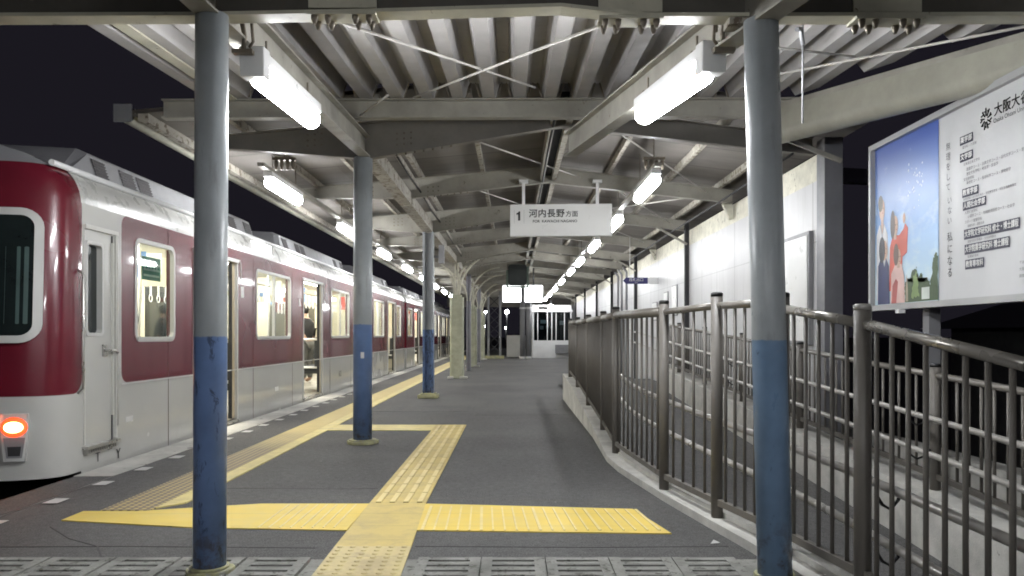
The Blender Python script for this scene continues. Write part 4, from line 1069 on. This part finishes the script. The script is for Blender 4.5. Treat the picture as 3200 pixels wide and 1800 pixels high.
def person(loc, sit, face_angle, top, legs, lab):
    t = thing('person', loc, lab, 'person')
    ca, sa = math.cos(face_angle), math.sin(face_angle); rot = lambda p: (p[0]*ca-p[1]*sa, p[0]*sa+p[1]*ca, p[2])
    J, E, R = body_rig(1, sit, .03)
    skin_mesh('body', [rot(p) for p in J], E, R, M['skin'], t)
    # jacket: torso and arms, a little larger
    idx = [0,1,2,3] + [14,15,16] + [18,19,20]; mp = {k: i for i, k in enumerate(idx)}
    E2 = [(mp[a], mp[b_]) for a, b_ in E if a in mp and b_ in mp]
    skin_mesh('jacket', [rot(J[k]) for k in idx], E2, [R[k]*1.18+.012 if k != 3 else .055 for k in idx], top, t, root=0)
    idx = [0] + list(range(6,9)) + list(range(10,13)); mp = {k: i for i, k in enumerate(idx)}
    E3 = [(mp[a], mp[b_]) for a, b_ in E if a in mp and b_ in mp]
    skin_mesh('trousers', [rot(J[k]) for k in idx], E3, [R[k]*1.12+.012 for k in idx], legs, t, root=0)
    h = J[4]; m = MB(); hc = rot((h[0]-.018, 0, h[2]+.035))
    m.ball(Vector(loc)+Vector(hc), .098, .092, .115); m.build('hair', M['hair'], t)
    f = MB()
    for s in (1,-1): f.ball(Vector(loc)+Vector(rot((h[0]+.085, s*.032, h[2]+.0))), .010,.012,.008)
    f.build('eye', M['ink'], t)
    f = MB(); f.ball(Vector(loc)+Vector(rot((h[0]+.095,0,h[2]-.025))), .016,.014,.02); f.build('nose', M['skin'], t)
    return t
person((-4.45,16.7,.05), False, math.radians(150), M['coat'], M['greycloth'], 'standing passenger in a black coat and grey trousers seen through the second train door')
person((-3.92,8.02,.05), True, math.radians(180), M['drab'], M['greycloth'], 'seated passenger in a drab jacket with back to the first carriage window')
# ================================================================== RAMP FENCES
def fence(name, loc, lab, posts, base, top, rails, skip_ends, bar=.1, mat='fence', loops=()):
    """posts = [(x, y)], base/top = heights at each post; rails = handrail heights above the ramp on the inner side"""
    t = thing(name, loc, lab, 'fence', 'fences of the ramp')
    for k, (x, y) in enumerate(posts):
        m = MB(); m.tube([(x,y,base[k]-.06),(x,y,top[k]+.022)], .033, 16); p = m.build('post', M[mat], t)
        m = MB(); m.tube([(x,y,top[k]+.0225),(x,y,top[k]+.040),(x,y,top[k]+.046)], .033, 16, True, [.034,.034,.026]); m.build('post_cap', M['rail'] if k in loops else M['cap'], p)
    for k in range(len(posts)-1):
        (xa,ya),(xb,yb_) = posts[k], posts[k+1]; L = math.hypot(xb-xa, yb_-ya)
        A = Vector((xa,ya,top[k]-.03)); B = Vector((xb,yb_,top[k+1]-.03)); d = (B-A)/L
        m = MB(); e0 = .036; e1 = .036
        m.tube([A+d*e0, B-d*e1], .034 if ya > 6 and xa < 2 else .021, 12); m.build('top_rail', M['railtop' if mat == 'fence' and ya > 3.7 else 'railshine'], t)
        m = MB(); a, c = Vector((xa,ya,base[k]+.09)), Vector((xb,yb_,base[k+1]+.09)); dd = (c-a)/L
        m.beam(a+dd*.036, c-dd*.036, .03, .035); m.build('bottom_rail', M[mat], t)
        m = MB(); n = max(2, int(round(L/(.155 if 5 < ya < 7 and xa < 2 else bar))))
        for q in range(1, n):
            f = q/n; m.tube([a.lerp(c,f)+Vector((0,0,.015)), A.lerp(B,f)+Vector((0,0,-.02))], .0095, 8)
        m.build('baluster', M[mat], t)
    return t
M['railshine'] = paint('shiny_top_rail', (0.26,0.245,0.22), 0.27, metal=0.45, var=0.04)
M['railtop'] = paint('fence_top_rail', (0.17,0.157,0.138), 0.36, metal=0.3, var=0.05)
P1 = [(0.93,12.5),(0.93,11.06),(0.93,9.5),(0.93,7.95),(0.895,6.72),(1.01,5.17),(1.155,4.38),(1.265,3.87)]
fence('ramp_fence', (0.95,8,0), 'long brown bar fence on the kerb between the platform and the ramp', P1, [kerb_h(y) for x, y in P1], [1.30,1.29,1.285,1.28,1.28,1.265,1.275,1.27], None, None)
P2 = [(1.275,3.66),(1.365,3.02),(1.43,2.1),(1.52,1.1)]
fence('ramp_fence', (1.35,3,0), 'nearest brown bar fence right of the blue pole, its rail dropping towards the camera', P2, [0.06]*4, [1.235,1.155,1.02,0.9], None, None, loops=(1,))
P3 = [(2.73,14.2),(2.73,12.7),(2.73,11.0),(2.73,9.2),(2.73,7.35),(2.73,5.0),(2.73,3.4),(2.73,1.6)]
fence('ramp_fence', (2.73,8,0), 'outer bar fence on the pale kerb along the far side of the ramp', P3, [ramp_z(y)+.36 for x, y in P3], [ramp_z(y)+1.13 for x, y in P3], None, None, bar=.12, loops=(6,))
def handrail(pts, lab, brackets):
    t = thing('handrail', pts[0], lab, 'handrail', 'handrails of the ramp')
    m = MB(); m.tube(pts, .019, 12); m.build('pipe', M['rail'], t)
    for (p, q) in brackets:
        m = MB(); P_, Q = Vector(p), Vector(q); m.tube([P_, P_+Vector((0,0,-.045)), P_.lerp(Q,.35)+Vector((0,0,-.075)), P_.lerp(Q,.7)+Vector((0,0,-.05)), Q], .007, 6); m.build('bracket', M['dark'], t)
for h, nm in ((.86,'upper'),(.64,'lower')):
    pts = [(x+.20, y, ramp_z(y)+h) for x, y in KERB if y > 1.5]
    handrail(pts, nm+' steel handrail on the platform side of the ramp', [((x+.14,y,ramp_z(y)+h),(x+.05,y,ramp_z(y)+h-.02)) for x, y in P2[1:2]])
    pts = [(2.56, y, ramp_z(y)+h) for y in (17,12,9.2,7.35,5.0,3.4,1.6)]
    handrail(pts, nm+' steel handrail on the outer side of the ramp', [((2.56,y,ramp_z(y)+h),(2.70,y,ramp_z(y)+h-.02)) for y in (9.2,5.0)])
# ================================================================== STATION WALL on the right
t = thing('station_wall', (3.0,22,0), 'long white board wall beyond the ramp with a stained band on top', 'wall')
m = MB(); m.box(3.0,3.14,7.62,40,-.3,2.60); m.build('wall_panel', M['wall'], t)
m = MB(); m.box(3.003,3.14,7.62,40,2.601,2.86); m.build('stained_band', M['dirty'], t)
m = MB(); m.box(2.99,3.165,7.42,7.61,-1.2,2.98); m.build('corner_column', M['grey_col'], t)
m = MB(); m.beam((3.1,7.3,2.72),(2.35,7.3,3.02),.03,.04); m.build('knee_brace', M['steel'], t)
m = MB(); m.beam((3.15,8.2,2.78),(5.2,9.6,3.0),.12,.16); m.build('eaves_stub', M['grey_col'], t)
t = thing('poster_case', (2.97,8.1,1.6), 'white lit poster case with a dark frame on the wall beside the slate column', 'poster case')
m = MB(); m.box(2.955,2.998,7.72,8.50,.98,2.12); m.build('case_frame', M['grey'], t)
m = MB(); m.box(2.948,2.9545,7.76,8.46,1.02,2.08); m.build('poster', M['signwhite'], t)
for (y, z0, z1, w_, lab) in ((14.3,1.45,1.98,.42,'white notice sheet on the white wall, the taller one near the column'),(15.1,1.45,1.9,.36,'white notice sheet on the white wall, left of the taller sheet'),(16.3,1.4,1.75,.5,'wide white notice sheet low on the white wall, leftmost of the sheets')):
    t = thing('notice', (2.97,y,z0), lab, 'notice')
    m = MB(); m.box(2.985,2.999,y-w_/2-.02,y+w_/2+.02,z0-.02,z1+.02); m.build('frame', M['grey'], t)
    m = MB(); m.box(2.978,2.9845,y-w_/2,y+w_/2,z0,z1); m.build('sheet', M['signwhite'], t)
for y in (19.6,20.4,21.2):
    pass
t = thing('drainpipe', (2.9,20.2,0), 'thin grey downpipes on the wall behind the blue arrow sign', 'drainpipe')
m = MB()
for y in (20.0,20.9,21.6): m.tube([(2.94,y,0),(2.94,y,2.7),(2.85,y,2.84)], .03, 8)
build_split(m, 'pipe', M['grey'], t)
# ================================================================== SIGNS
t = thing('platform_sign', (0.64,10.4,2.62), 'white hanging sign with the platform number and destination in black', 'sign')
Lx, Rx = -0.035, 1.325; yl, yr_ = 10.42, 10.34
m = MB(); d = Vector((Rx-Lx, yr_-yl, 0)).normalized()
m.beam((Lx,yl,2.615),(Rx,yr_,2.615), .07, .43); m.build('board', M['signwhite'], t, .006)
m = MB()
for x in (.145, 1.135):
    m.box(x-.02,x+.02,10.37,10.41,2.831,3.13); m.box(x-.06,x+.06,10.36,10.44,3.12,3.16)
build_split(m, 'hanger', M['white_metal'], t)
b = MB(); nrm = Vector((d.y, -d.x, 0))
def onsign(x, z): f = (x-Lx)/(Rx-Lx); return Vector((x, yl+(yr_-yl)*f, z)) + nrm*.0365
one = [(-.012,-.062),(.016,-.062),(.016,.062),(-.004,.062),(-.012,.046),(-.034,.036),(-.034,.014),(-.012,.022)]
b.poly([onsign(.085,2.675) + d*px_ + Vector((0,0,pz_)) for px_, pz_ in one]); b.build('platform_number', M['ink'], t); b = MB()
bold_to(b, '河内長野', .118, onsign(.215,2.70), d, (0,0,1), .0022, 'LEFT', 1.06)
bold_to(b, '方面', .085, onsign(.705,2.692), d, (0,0,1), .0012, 'LEFT')
frame_to(b, text_mesh('FOR  KAWACHI NAGANO', .050, 'LEFT', bold=.001), onsign(.268,2.60), d, (0,0,1))
b.build('lettering', M['ink'], t)
b = MB()
for x in (.022, .152): P = onsign(x,2.665); b.beam(P-Vector((0,0,.09)), P+Vector((0,0,.09)), .003, .003, (0,1,0))
build_split(b, 'divider_line', M['grey'], t)
t = thing('arrow_sign', (2.55,16.0,2.2), 'small blue arrow sign pointing left with white lettering by the white wall', 'sign')
x0, x1, zc = 2.28, 2.79, 2.20
m = MB(); q = [(x0,zc),(x0+.06,zc+.065),(x1,zc+.065),(x1,zc-.065),(x0+.06,zc-.065)]
m.poly([(x,15.98,z) for x, z in q]); m.poly([(x,16.02,z) for x, z in q])
for k in range(5): a, c = q[k], q[(k+1) % 5]; m.quad((a[0],15.98,a[1]),(c[0],15.98,c[1]),(c[0],16.02,c[1]),(a[0],16.02,a[1]))
m.build('board', flat('navy_sign',(0.025,0.022,0.11),.4), t)
b = MB(); frame_to(b, text_mesh('改札出口', .075), (2.55,15.977,zc+.014), (1,0,0), (0,0,1)); b.build('lettering', M['signwhite'], t); b = MB(); frame_to(b, text_mesh('EXIT', .03), (2.55,15.977,zc-.043), (1,0,0), (0,0,1)); b.build('lettering', M['signwhite'], t)
m = MB(); m.box(2.80,3.0,15.99,16.01,zc-.07,zc+.07); m.tube([(2.42,16,zc+.065),(2.42,16,3.1)],.008,6); m.build('bracket', M['white_metal'], t)
# two lit boards hanging under the ridge
for x0, x1, lab in ((-0.335,0.275,'left one of the two glowing white boards hanging under the ridge'),(0.36,0.95,'right one of the two glowing white boards hanging under the ridge')):
    t = thing('lit_board', ((x0+x1)/2,24.5,2.4), lab, 'lit board', 'glowing boards under the ridge')
    m = MB(); m.box(x0,x1,24.46,24.62,2.10,2.66); m.build('case', M['grey'], t, .02)
    m = MB(); P = rrect(x1-x0-.02,.53,.04,4); m.poly([((x0+x1)/2+p[0],24.452,2.38+p[1]) for p in P]); m.build('screen', M['panel_lit'], t)
    m = MB(); xm = (x0+x1)/2; m.tube([(xm,24.54,2.66),(xm,24.54,3.2)], .025, 8); m.build('hanger', M['dark'], t)
t = thing('monitor', (0.13,23.3,2.9), 'dark rounded box hanging under the ridge above the glowing boards', 'monitor')
m = MB(); P = rrect(.56,.62,.09,4); fr = [(.14+p[0],23.2,2.88+p[1]) for p in P]; bk = [(.14+p[0],23.5,2.88+p[1]) for p in P]
m.poly(fr); m.poly(bk)
for k in range(len(fr)): q = (k+1) % len(fr); m.quad(fr[k],fr[q],bk[q],bk[k])
m.build('case', flat('dark_green_case',(0.01,0.016,0.014),.5), t)
m = MB(); m.box(-.2,-.14,23.3,23.4,2.55,3.25); m.box(.42,.48,23.3,23.4,2.55,3.25); m.box(-.2,.48,23.3,23.4,2.50,2.55); m.build('bracket', flat('green_bracket',(0.16,0.22,0.18),.5), t)
# ================================================================== FAR END OF THE PLATFORM
t = thing('lattice_post', (-0.84,35.6,0), 'dark lattice steel post at the far end of the platform', 'lattice post')
m = MB()
for x in (-1.12,-.58): m.box(x-.05,x+.05,35.5,35.7,.12,3.1)
build_split(m, 'upright', M['grey'], t)
m = MB(); z = .3
while z < 2.6: m.beam((-1.07,35.55,z),(-.63,35.55,z+.42),.03,.06,(0,1,0)); m.beam((-1.07,35.58,z+.42),(-.63,35.58,z),.03,.06,(0,1,0)); z += .42
m.build('lacing', M['dark'], t)
m = MB(); m.box(-1.3,-.4,35.3,35.9,0,.12); m.build('footing', M['plinth'], t, .01)
t = thing('waiting_room', (1.6,37,0), 'white waiting room with tall glazed windows at the end of the platform', 'waiting room')
X0, X1, YB = 0.92, 2.75, 36.3
m = MB(); m.box(X0,X1,YB,39.5,0,1.02 - .2); m.box(X0,X1,YB,39.5,2.15,2.48); m.box(X0,X0+.05,YB,39.5,.82,2.15); m.box(X1-.05,X1,YB,39.5,.82,2.15); m.box(X0,X1,39.4,39.5,.82,2.15)
m.build('wall', M['white_metal'], t)
cols = [X0+.05,1.17,1.62,1.83,2.03,2.42]
for k, x in enumerate(cols):
    m = MB(); m.box(x-.02,x+.02,YB-.02,YB+.04,.82,2.15); m.build('mullion', M['white_metal'], t)
m = MB(); m.quad((X0+.05,YB+.02,.82),(X1-.05,YB+.02,.82),(X1-.05,YB+.02,2.15),(X0+.05,YB+.02,2.15)); m.build('glazing', M['glass_dark'] if 'glass_dark' in M else glass('tinted_glass',(0.25,0.32,0.34)), t)
m = MB(); m.box(1.30,1.58,YB+.1,YB+.11,1.62,1.78); m.box(1.28,1.44,YB+.1,YB+.11,1.34,1.5); m.box(1.56,1.66,YB+.1,YB+.11,1.36,1.5); m.box(1.78,1.86,YB+.1,YB+.11,1.38,1.5); m.box(2.2,2.4,YB+.1,YB+.11,1.55,1.74); build_split(m, 'window_notice', M['signwhite'], t)
m = MB(); m.box(1.98,2.7,YB-.3,YB-.02,.22,.62); m.build('vent_panel', M['grey'], t)
m = MB(); m.box(X0-.05,X1+.05,YB-.12,YB+.1,2.16,2.26); m.build('lintel', M['white_metal'], t)
m = MB(); m.quad((X0,YB+.9,0.01),(X1,YB+.9,0.01),(X1,YB+.9,2.2),(X0,YB+.9,2.2)); m.build('partition', M['dark'], t)
m = MB(); m.box(1.2,1.9,YB+.0,YB+.01,2.28,2.40); m.build('name_plate', M['signwhite'], t)
t = thing('ceiling_globe', (1.74,35.2,2.32), 'round white globe lamp in front of the waiting room', 'lamp')
m = MB(); m.ball((1.74,35.2,2.34),.12,.12,.12); m.build('globe', M['tube'], t)
m = MB(); m.tube([(1.74,35.2,2.45),(1.74,35.2,3.2)],.01,6); m.build('hanger', M['dark'], t)
for x, lab in ((0.44,'left one of the two round grey columns before the waiting room'),(0.72,'right one of the two round grey columns before the waiting room')):
    t = thing('end_column', (x,35.0,0), lab, 'column', 'grey columns before the waiting room')
    m = MB(); m.tube([(x,35.0,0),(x,35.0,3.2)], .12, 16); m.build('shaft', M['grey'], t)
    m = MB(); m.tube([(x,35.0,2.25),(x,35.0,2.33)], .135, 16); m.tube([(x,35.0,0),(x,35.0,.1)], .14, 16); m.build('collar', M['white_metal'], t)
m = MB(); m.box(-.3,.62,38.0,38.15,0,1.06); tag(m.build('low_wall', M['white_metal']), 'low white wall at the far end beside the grey columns', 'wall')
def street_lamp(x, y, z, r, lab):
    t = thing('street_lamp', (x,y,0), lab, 'street lamp', 'distant lights in the dark')
    m = MB(); m.tube([(x,y,-1.2),(x,y,z-r)], .06, 8); m.build('post', M['dark'], t)
    m = MB(); m.ball((x,y,z),r,r,r,12,8); m.build('lamp_head', M['tube'], t)
street_lamp(-0.62,80,3.45,.2,'distant street lamp glowing white right of the lattice post')
street_lamp(-3.35,95,3.9,.15,'distant street lamp glowing left of the lattice post, higher one')
street_lamp(-3.6,100,2.2,.12,'distant light low in the dark left of the lattice post')
street_lamp(-0.8,90,1.9,.11,'distant light low in the dark above the low white wall')
# ================================================================== BILLBOARD beyond the fence
BX = 3.15; S0, S1 = 6.73, 3.75; K = 0.70      # far and near end along the track
t = thing('billboard', (BX,5.2,2.0), 'large university billboard with a sky photo and white text panel beyond the fence', 'billboard')
ZB, ZT = 1.44, 3.36            # panel design heights, scaled by K
def hz(z): return 1.08 + (z-1.08)*K
zb_, zt_ = hz(ZB), hz(ZT)
m = MB(); m.box(BX-.04,BX+.08,S0,S0+.035,zb_-.045,zt_+.045); m.box(BX-.04,BX+.08,S1-.05,S1,zb_-.045,zt_+.045); m.box(BX-.04,BX+.08,S1,S0-.001,zt_-.001,zt_+.045); m.box(BX-.04,BX+.08,S1,S0-.001,zb_-.045,zb_+.001)
m.build('frame', M['frame'] if 'frame' in M else paint('aluminium_frame',(0.40,0.40,0.40),.45,metal=.2,var=.12), t)
m = MB(); m.box(BX+.0,BX+.07,S1,S0,zb_,zt_); m.build('back_panel', paint('billboard_white', (0.52,0.525,0.53), .4, var=.04), t)
def bb(s, z, o=.004): return (BX-o, S0-s*K, hz(z))
def bquad(mb, s0, s1, z0, z1, o): mb.quad(bb(s0,z0,o),bb(s1,z0,o),bb(s1,z1,o),bb(s0,z1,o)); return mb
pm, nt, bs = _mat('printed_sky_photo'); P = coords(nt); o3 = sepxyz(nt, P)
c = mixc(nt, ramp(nt, o3[2], 1.38, 1.97), (0.58,0.75,0.82), (0.30,0.50,0.82)); c = mixc(nt, ramp(nt, o3[2], 1.85, 2.6), c, (0.045,0.10,0.38))
cl = ramp(nt, math_(nt,'ADD',noise(nt, stretch(nt,P,1,1.5,2.6), 2.2, 5, .6), math_(nt,'MULTIPLY',o3[2],-.22)), .08, .30)
c = mixc(nt, math_(nt,'MULTIPLY',cl,.65), c, (0.70,0.80,0.82)); nt.links.new(c, bs.inputs['Base Color']); bs.inputs['Roughness'].default_value = .35
m = MB(); bquad(m, 0.02, 1.45, ZB, ZT, .004); ph = m.build('photo_print', pm, t)
def blob(cs, cz, rs, rz, o, col, nm, skew=0.0, n=20):
    mb = MB(); mb.poly([bb(cs+rs*math.cos(q)+skew*rz*math.sin(q), max(ZB+.002, cz+rz*math.sin(q)), o) for q in [2*math.pi*k/n for k in range(n)]])
    mb.build(nm, flat('print_'+nm, col, .4), ph)
rt = random.Random(5)
def rough(pts, n=7, j=.018):
    out = []
    for (a, b_), (c, d_) in zip(pts, pts[1:]+pts[:1]):
        for k in range(n):
            f = k/n; z = b_+(d_-b_)*f; out.append((a+(c-a)*f + (rt.uniform(-j,j) if 0 < k and z > 1.47 else 0), z + (rt.uniform(-j,j) if 0 < k and z > 1.47 else 0)))
    return [(min(1.449, s), max(1.445, z)) for s, z in out]
def shape(pts, o, col, nm):
    mb = MB(); pts = rough(pts) if 'tree' in nm else pts; mb.poly([bb(s, z, o) for s, z in pts]); mb.build(nm, flat('print_'+nm, col, .4), ph)
SK = (0.55,0.36,0.27)
shape([(.06,1.50),(.06,2.30),(.13,2.42),(.26,2.42),(.34,2.28),(.36,1.9),(.30,1.5)], .0050, (0.72,0.72,0.74), 'white_coat_figure')
blob(.20,2.60,.07,.13,.0055,SK,'face'); blob(.165,2.68,.06,.10,.0060,(0.10,0.09,0.07),'hair_shape')
shape([(.38,1.60),(.40,2.12),(.47,2.26),(.62,2.24),(.72,2.30),(.76,2.36),(.82,2.30),(.80,2.02),(.70,1.98),(.66,1.60)], .0065, (0.62,0.10,0.06), 'orange_jacket_figure')
blob(.53,2.36,.065,.12,.0070,SK,'face'); blob(.47,2.38,.055,.17,.0075,(0.09,0.06,0.05),'hair_shape'); blob(.735,2.42,.03,.06,.0072,SK,'hand_shape')
shape([(.10,1.45),(.11,1.92),(.18,2.02),(.30,2.02),(.38,1.90),(.40,1.45)], .0080, (0.02,0.03,0.12), 'navy_suit_figure')
blob(.27,2.10,.07,.12,.0085,SK,'face'); blob(.21,2.11,.075,.16,.0090,(0.02,0.02,0.03),'hair_shape')
shape([(.42,1.45),(.44,1.80),(.54,1.92),(.68,1.90),(.74,1.76),(.76,1.45)], .0082, (0.68,0.46,0.42), 'pink_blouse_figure')
blob(.61,1.98,.055,.10,.0087,SK,'face'); blob(.555,2.02,.06,.13,.0091,(0.13,0.07,0.05),'hair_shape')
shape([(.76,1.45),(.74,1.62),(.80,1.72),(.86,1.68),(.92,1.80),(1.0,1.84),(1.06,1.72),(1.12,1.76),(1.16,1.66),(1.24,1.70),(1.30,1.62),(1.34,1.86),(1.40,1.96),(1.449,1.9),(1.449,1.45)], .0078, (0.05,0.09,0.035), 'tree_shape')
shape([(.90,1.50),(.94,1.72),(1.0,1.80),(1.05,1.66),(1.07,1.5)], .0083, (0.20,0.30,0.10), 'light_tree_shape'); shape([(1.12,1.47),(1.12,1.60),(1.28,1.60),(1.28,1.47)], .0084, (0.55,0.60,0.55), 'building_shape')
shape([(.17,2.40),(.17,2.52),(.24,2.52),(.24,2.40),(.205,2.30)], .0053, (0.50,0.32,0.24), 'neck'); shape([(.155,2.42),(.205,2.20),(.255,2.42),(.235,2.42),(.205,2.28),(.175,2.42)], .0054, (0.25,0.28,0.34), 'collar')
shape([(.50,2.20),(.50,2.28),(.56,2.28),(.56,2.20)], .0068, (0.50,0.32,0.24), 'neck'); shape([(.235,1.98),(.235,2.04),(.30,2.04),(.30,1.98),(.268,1.90)], .0083, (0.6,0.6,0.62), 'collar'); shape([(.58,1.86),(.58,1.94),(.64,1.94),(.64,1.86)], .0086, (0.50,0.32,0.24), 'neck')
shape([(.45,1.45),(.47,1.66),(.55,1.74),(.60,1.70),(.56,1.45)], .0089, (0.40,0.09,0.08), 'red_bag_shape'); shape([(.78,1.46),(.775,1.60),(.80,1.78),(.825,1.60),(.83,1.46)], .0086, (0.42,0.36,0.26), 'beige_coat_shape')
for s_, z_, o_ in ((.205,2.615,.0062),(.545,2.37,.0076),(.285,2.115,.0092),(.62,1.99,.0093)):
    for ds in (-.018,.018): blob(s_+ds+.012, z_, .007, .009, o_, (0.03,0.025,0.02), 'eye_print')
    blob(s_+.012, z_-.055, .014, .007, o_, (0.38,0.10,0.09), 'mouth_print')
mb = MB(); rr = random.Random(3)
for k in range(34):
    s, z = .72+.36*rr.random()+.1*rr.random(), 2.5+.52*rr.random(); e = .006+.008*rr.random(); mb.poly([bb(s-e,z,.0052),bb(s,z-e*1.4,.0052),bb(s+e,z,.0052),bb(s,z+e*1.4,.0052)])
mb.build('sparkle_print', flat('print_sparkle',(0.75,0.82,0.9),.4), ph)
R_, U_ = (0,-1,0), (0,0,1)
ink = MB(); M['heading'] = flat('heading_ink',(0.045,0.045,0.07),.5); M['greyink'] = flat('grey_ink',(0.12,0.12,0.13),.5)
def label_box(s0, s1, z, h, txt):
    bx = MB(); wh = MB(); bquad(bx, s0, s1, z-h/2, z+h/2, .005); hb = bx.build('heading_box', M['heading'], t)
    bold_to(wh, txt, h*.74*K, bb((s0+s1)/2, z, .0065), R_, U_, .0010, squeeze=(s1-s0-.03)*K); wh.build('heading_text', M['signwhite'], hb)
label_box(1.84,2.06,3.02,.088,'薬学部'); label_box(1.84,2.06,2.85,.088,'文学部'); label_box(1.88,2.15,2.49,.088,'教育学部'); label_box(1.89,2.27,2.36,.088,'人間社会学部')
label_box(1.91,2.76,2.075,.100,'大学院文学研究科 修士・博士課程'); label_box(1.92,2.62,1.925,.100,'大学院薬学研究科 博士課程'); label_box(1.93,2.24,1.775,.095,'教育専攻科')
def line(s, z, size, txt, mat_='greyink', bold=0.0):
    q = MB(); frame_to(q, text_mesh(txt if txt[0] == 'O' else txt.replace(' ', '・'), size*K, 'LEFT', bold=bold), bb(s, z, .005), R_, U_); q.build('text_line', M[mat_], t)
line(1.88,2.945,.034,'薬学科 六年制'); line(1.90,2.775,.034,'日本語日本文学科'); line(1.95,2.715,.036,'国語学コース 古典文学コース 近代文学コース 書道コース'); line(1.95,2.67,.036,'歴史文化学科 考古学 民俗学')
line(1.90,2.62,.036,'文化財学科'); line(1.95,2.58,.036,'美術史コース 保存科学コース 博物館学'); line(1.90,2.424,.030,'教育学科 幼児教育専攻 学校教育専攻 特別支援教育専攻')
line(1.92,2.29,.036,'人間社会学科'); line(1.97,2.245,.036,'心理学コース 地域経済経営コース 社会学'); line(1.92,2.195,.036,'スポーツ健康学科'); line(1.97,2.152,.030,'健康科学 運動指導')
line(1.97,1.999,.030,'国語学国文学専攻 文化財学専攻'); line(1.97,1.850,.030,'医療薬学専攻')
line(2.75,1.72,.035,'〒584-8540'); line(2.75,1.66,.035,'大阪府富田林市'); line(2.75,1.60,.035,'錦織北3-11-1')
for word, s_, z0_, st, sz in (('無理をして',1.63,3.02,.105,.085),('いない',1.655,2.46,.105,.085),('私になる',1.66,2.08,.122,.105)):
    q = MB()
    for k, ch in enumerate(word): frame_to(q, text_mesh(ch, sz*K), bb(s_, z0_-st*k, .005), R_, U_)
    q.build('slogan', M['ink'] if word[0] == '私' else M['greyink'], t)
q = MB(); bold_to(q, '大阪大谷大学', .125*K, bb(2.39,3.165,.005), R_, U_, .0016, 'LEFT'); q.build('text_line', M['ink'], t)
line(2.38,3.075,.058,'Osaka Ohtani University','ink')
for k in range(9):
    a = math.radians(40*k+12); c0 = (2.27,3.13); p = bb(c0[0]+.025*math.cos(a), c0[1]+.03*math.sin(a), .006); q = bb(c0[0]+.085*math.cos(a), c0[1]+.105*math.sin(a), .006)
    ink.beam(p, q, .009, .003, (1,0,0)); r2 = bb(c0[0]+.088*math.cos(a+.35), c0[1]+.08*math.sin(a+.35), .006); mid = Vector(p).lerp(Vector(q),.5); ink.beam(mid, r2, .008, .003, (1,0,0))
ink.build('emblem', M['ink'], t)
m = MB()
for y in (6.05,4.3): m.box(BX+.08,BX+.17,y-.045,y+.045,-1.25,2.6)
build_split(m, 'post', M['grey'], t)
m = MB(); m.box(BX-.07,BX-.02,6.17,6.23,1.255,1.285); m.build('clip', M['white_metal'], t)
# dim neighbouring house and hedge in the dark
t = thing('house', (11,11,-1.2), 'dim dark house barely visible below the billboard', 'house')
m = MB(); m.box(8.5,15,8,15,-1.25,1.25); m.build('wall', flat('dim_render',(0.12,0.12,0.115),.8), t)
m = MB(); m.poly([(8.1,7.6,1.2),(15.4,7.6,1.2),(11.7,7.6,2.3)]); m.poly([(8.1,15.4,1.2),(15.4,15.4,1.2),(11.7,15.4,2.3)]); m.quad((8.1,7.6,1.2),(8.1,15.4,1.2),(11.7,15.4,2.3),(11.7,7.6,2.3)); m.quad((15.4,7.6,1.2),(15.4,15.4,1.2),(11.7,15.4,2.3),(11.7,7.6,2.3)); m.build('roof', M['dark'], t)
for y in (9.0,11.5): m = MB(); m.box(8.46,8.499,y,y+1.2,-.1,.9); m.build('window', M['darkglass'], t)
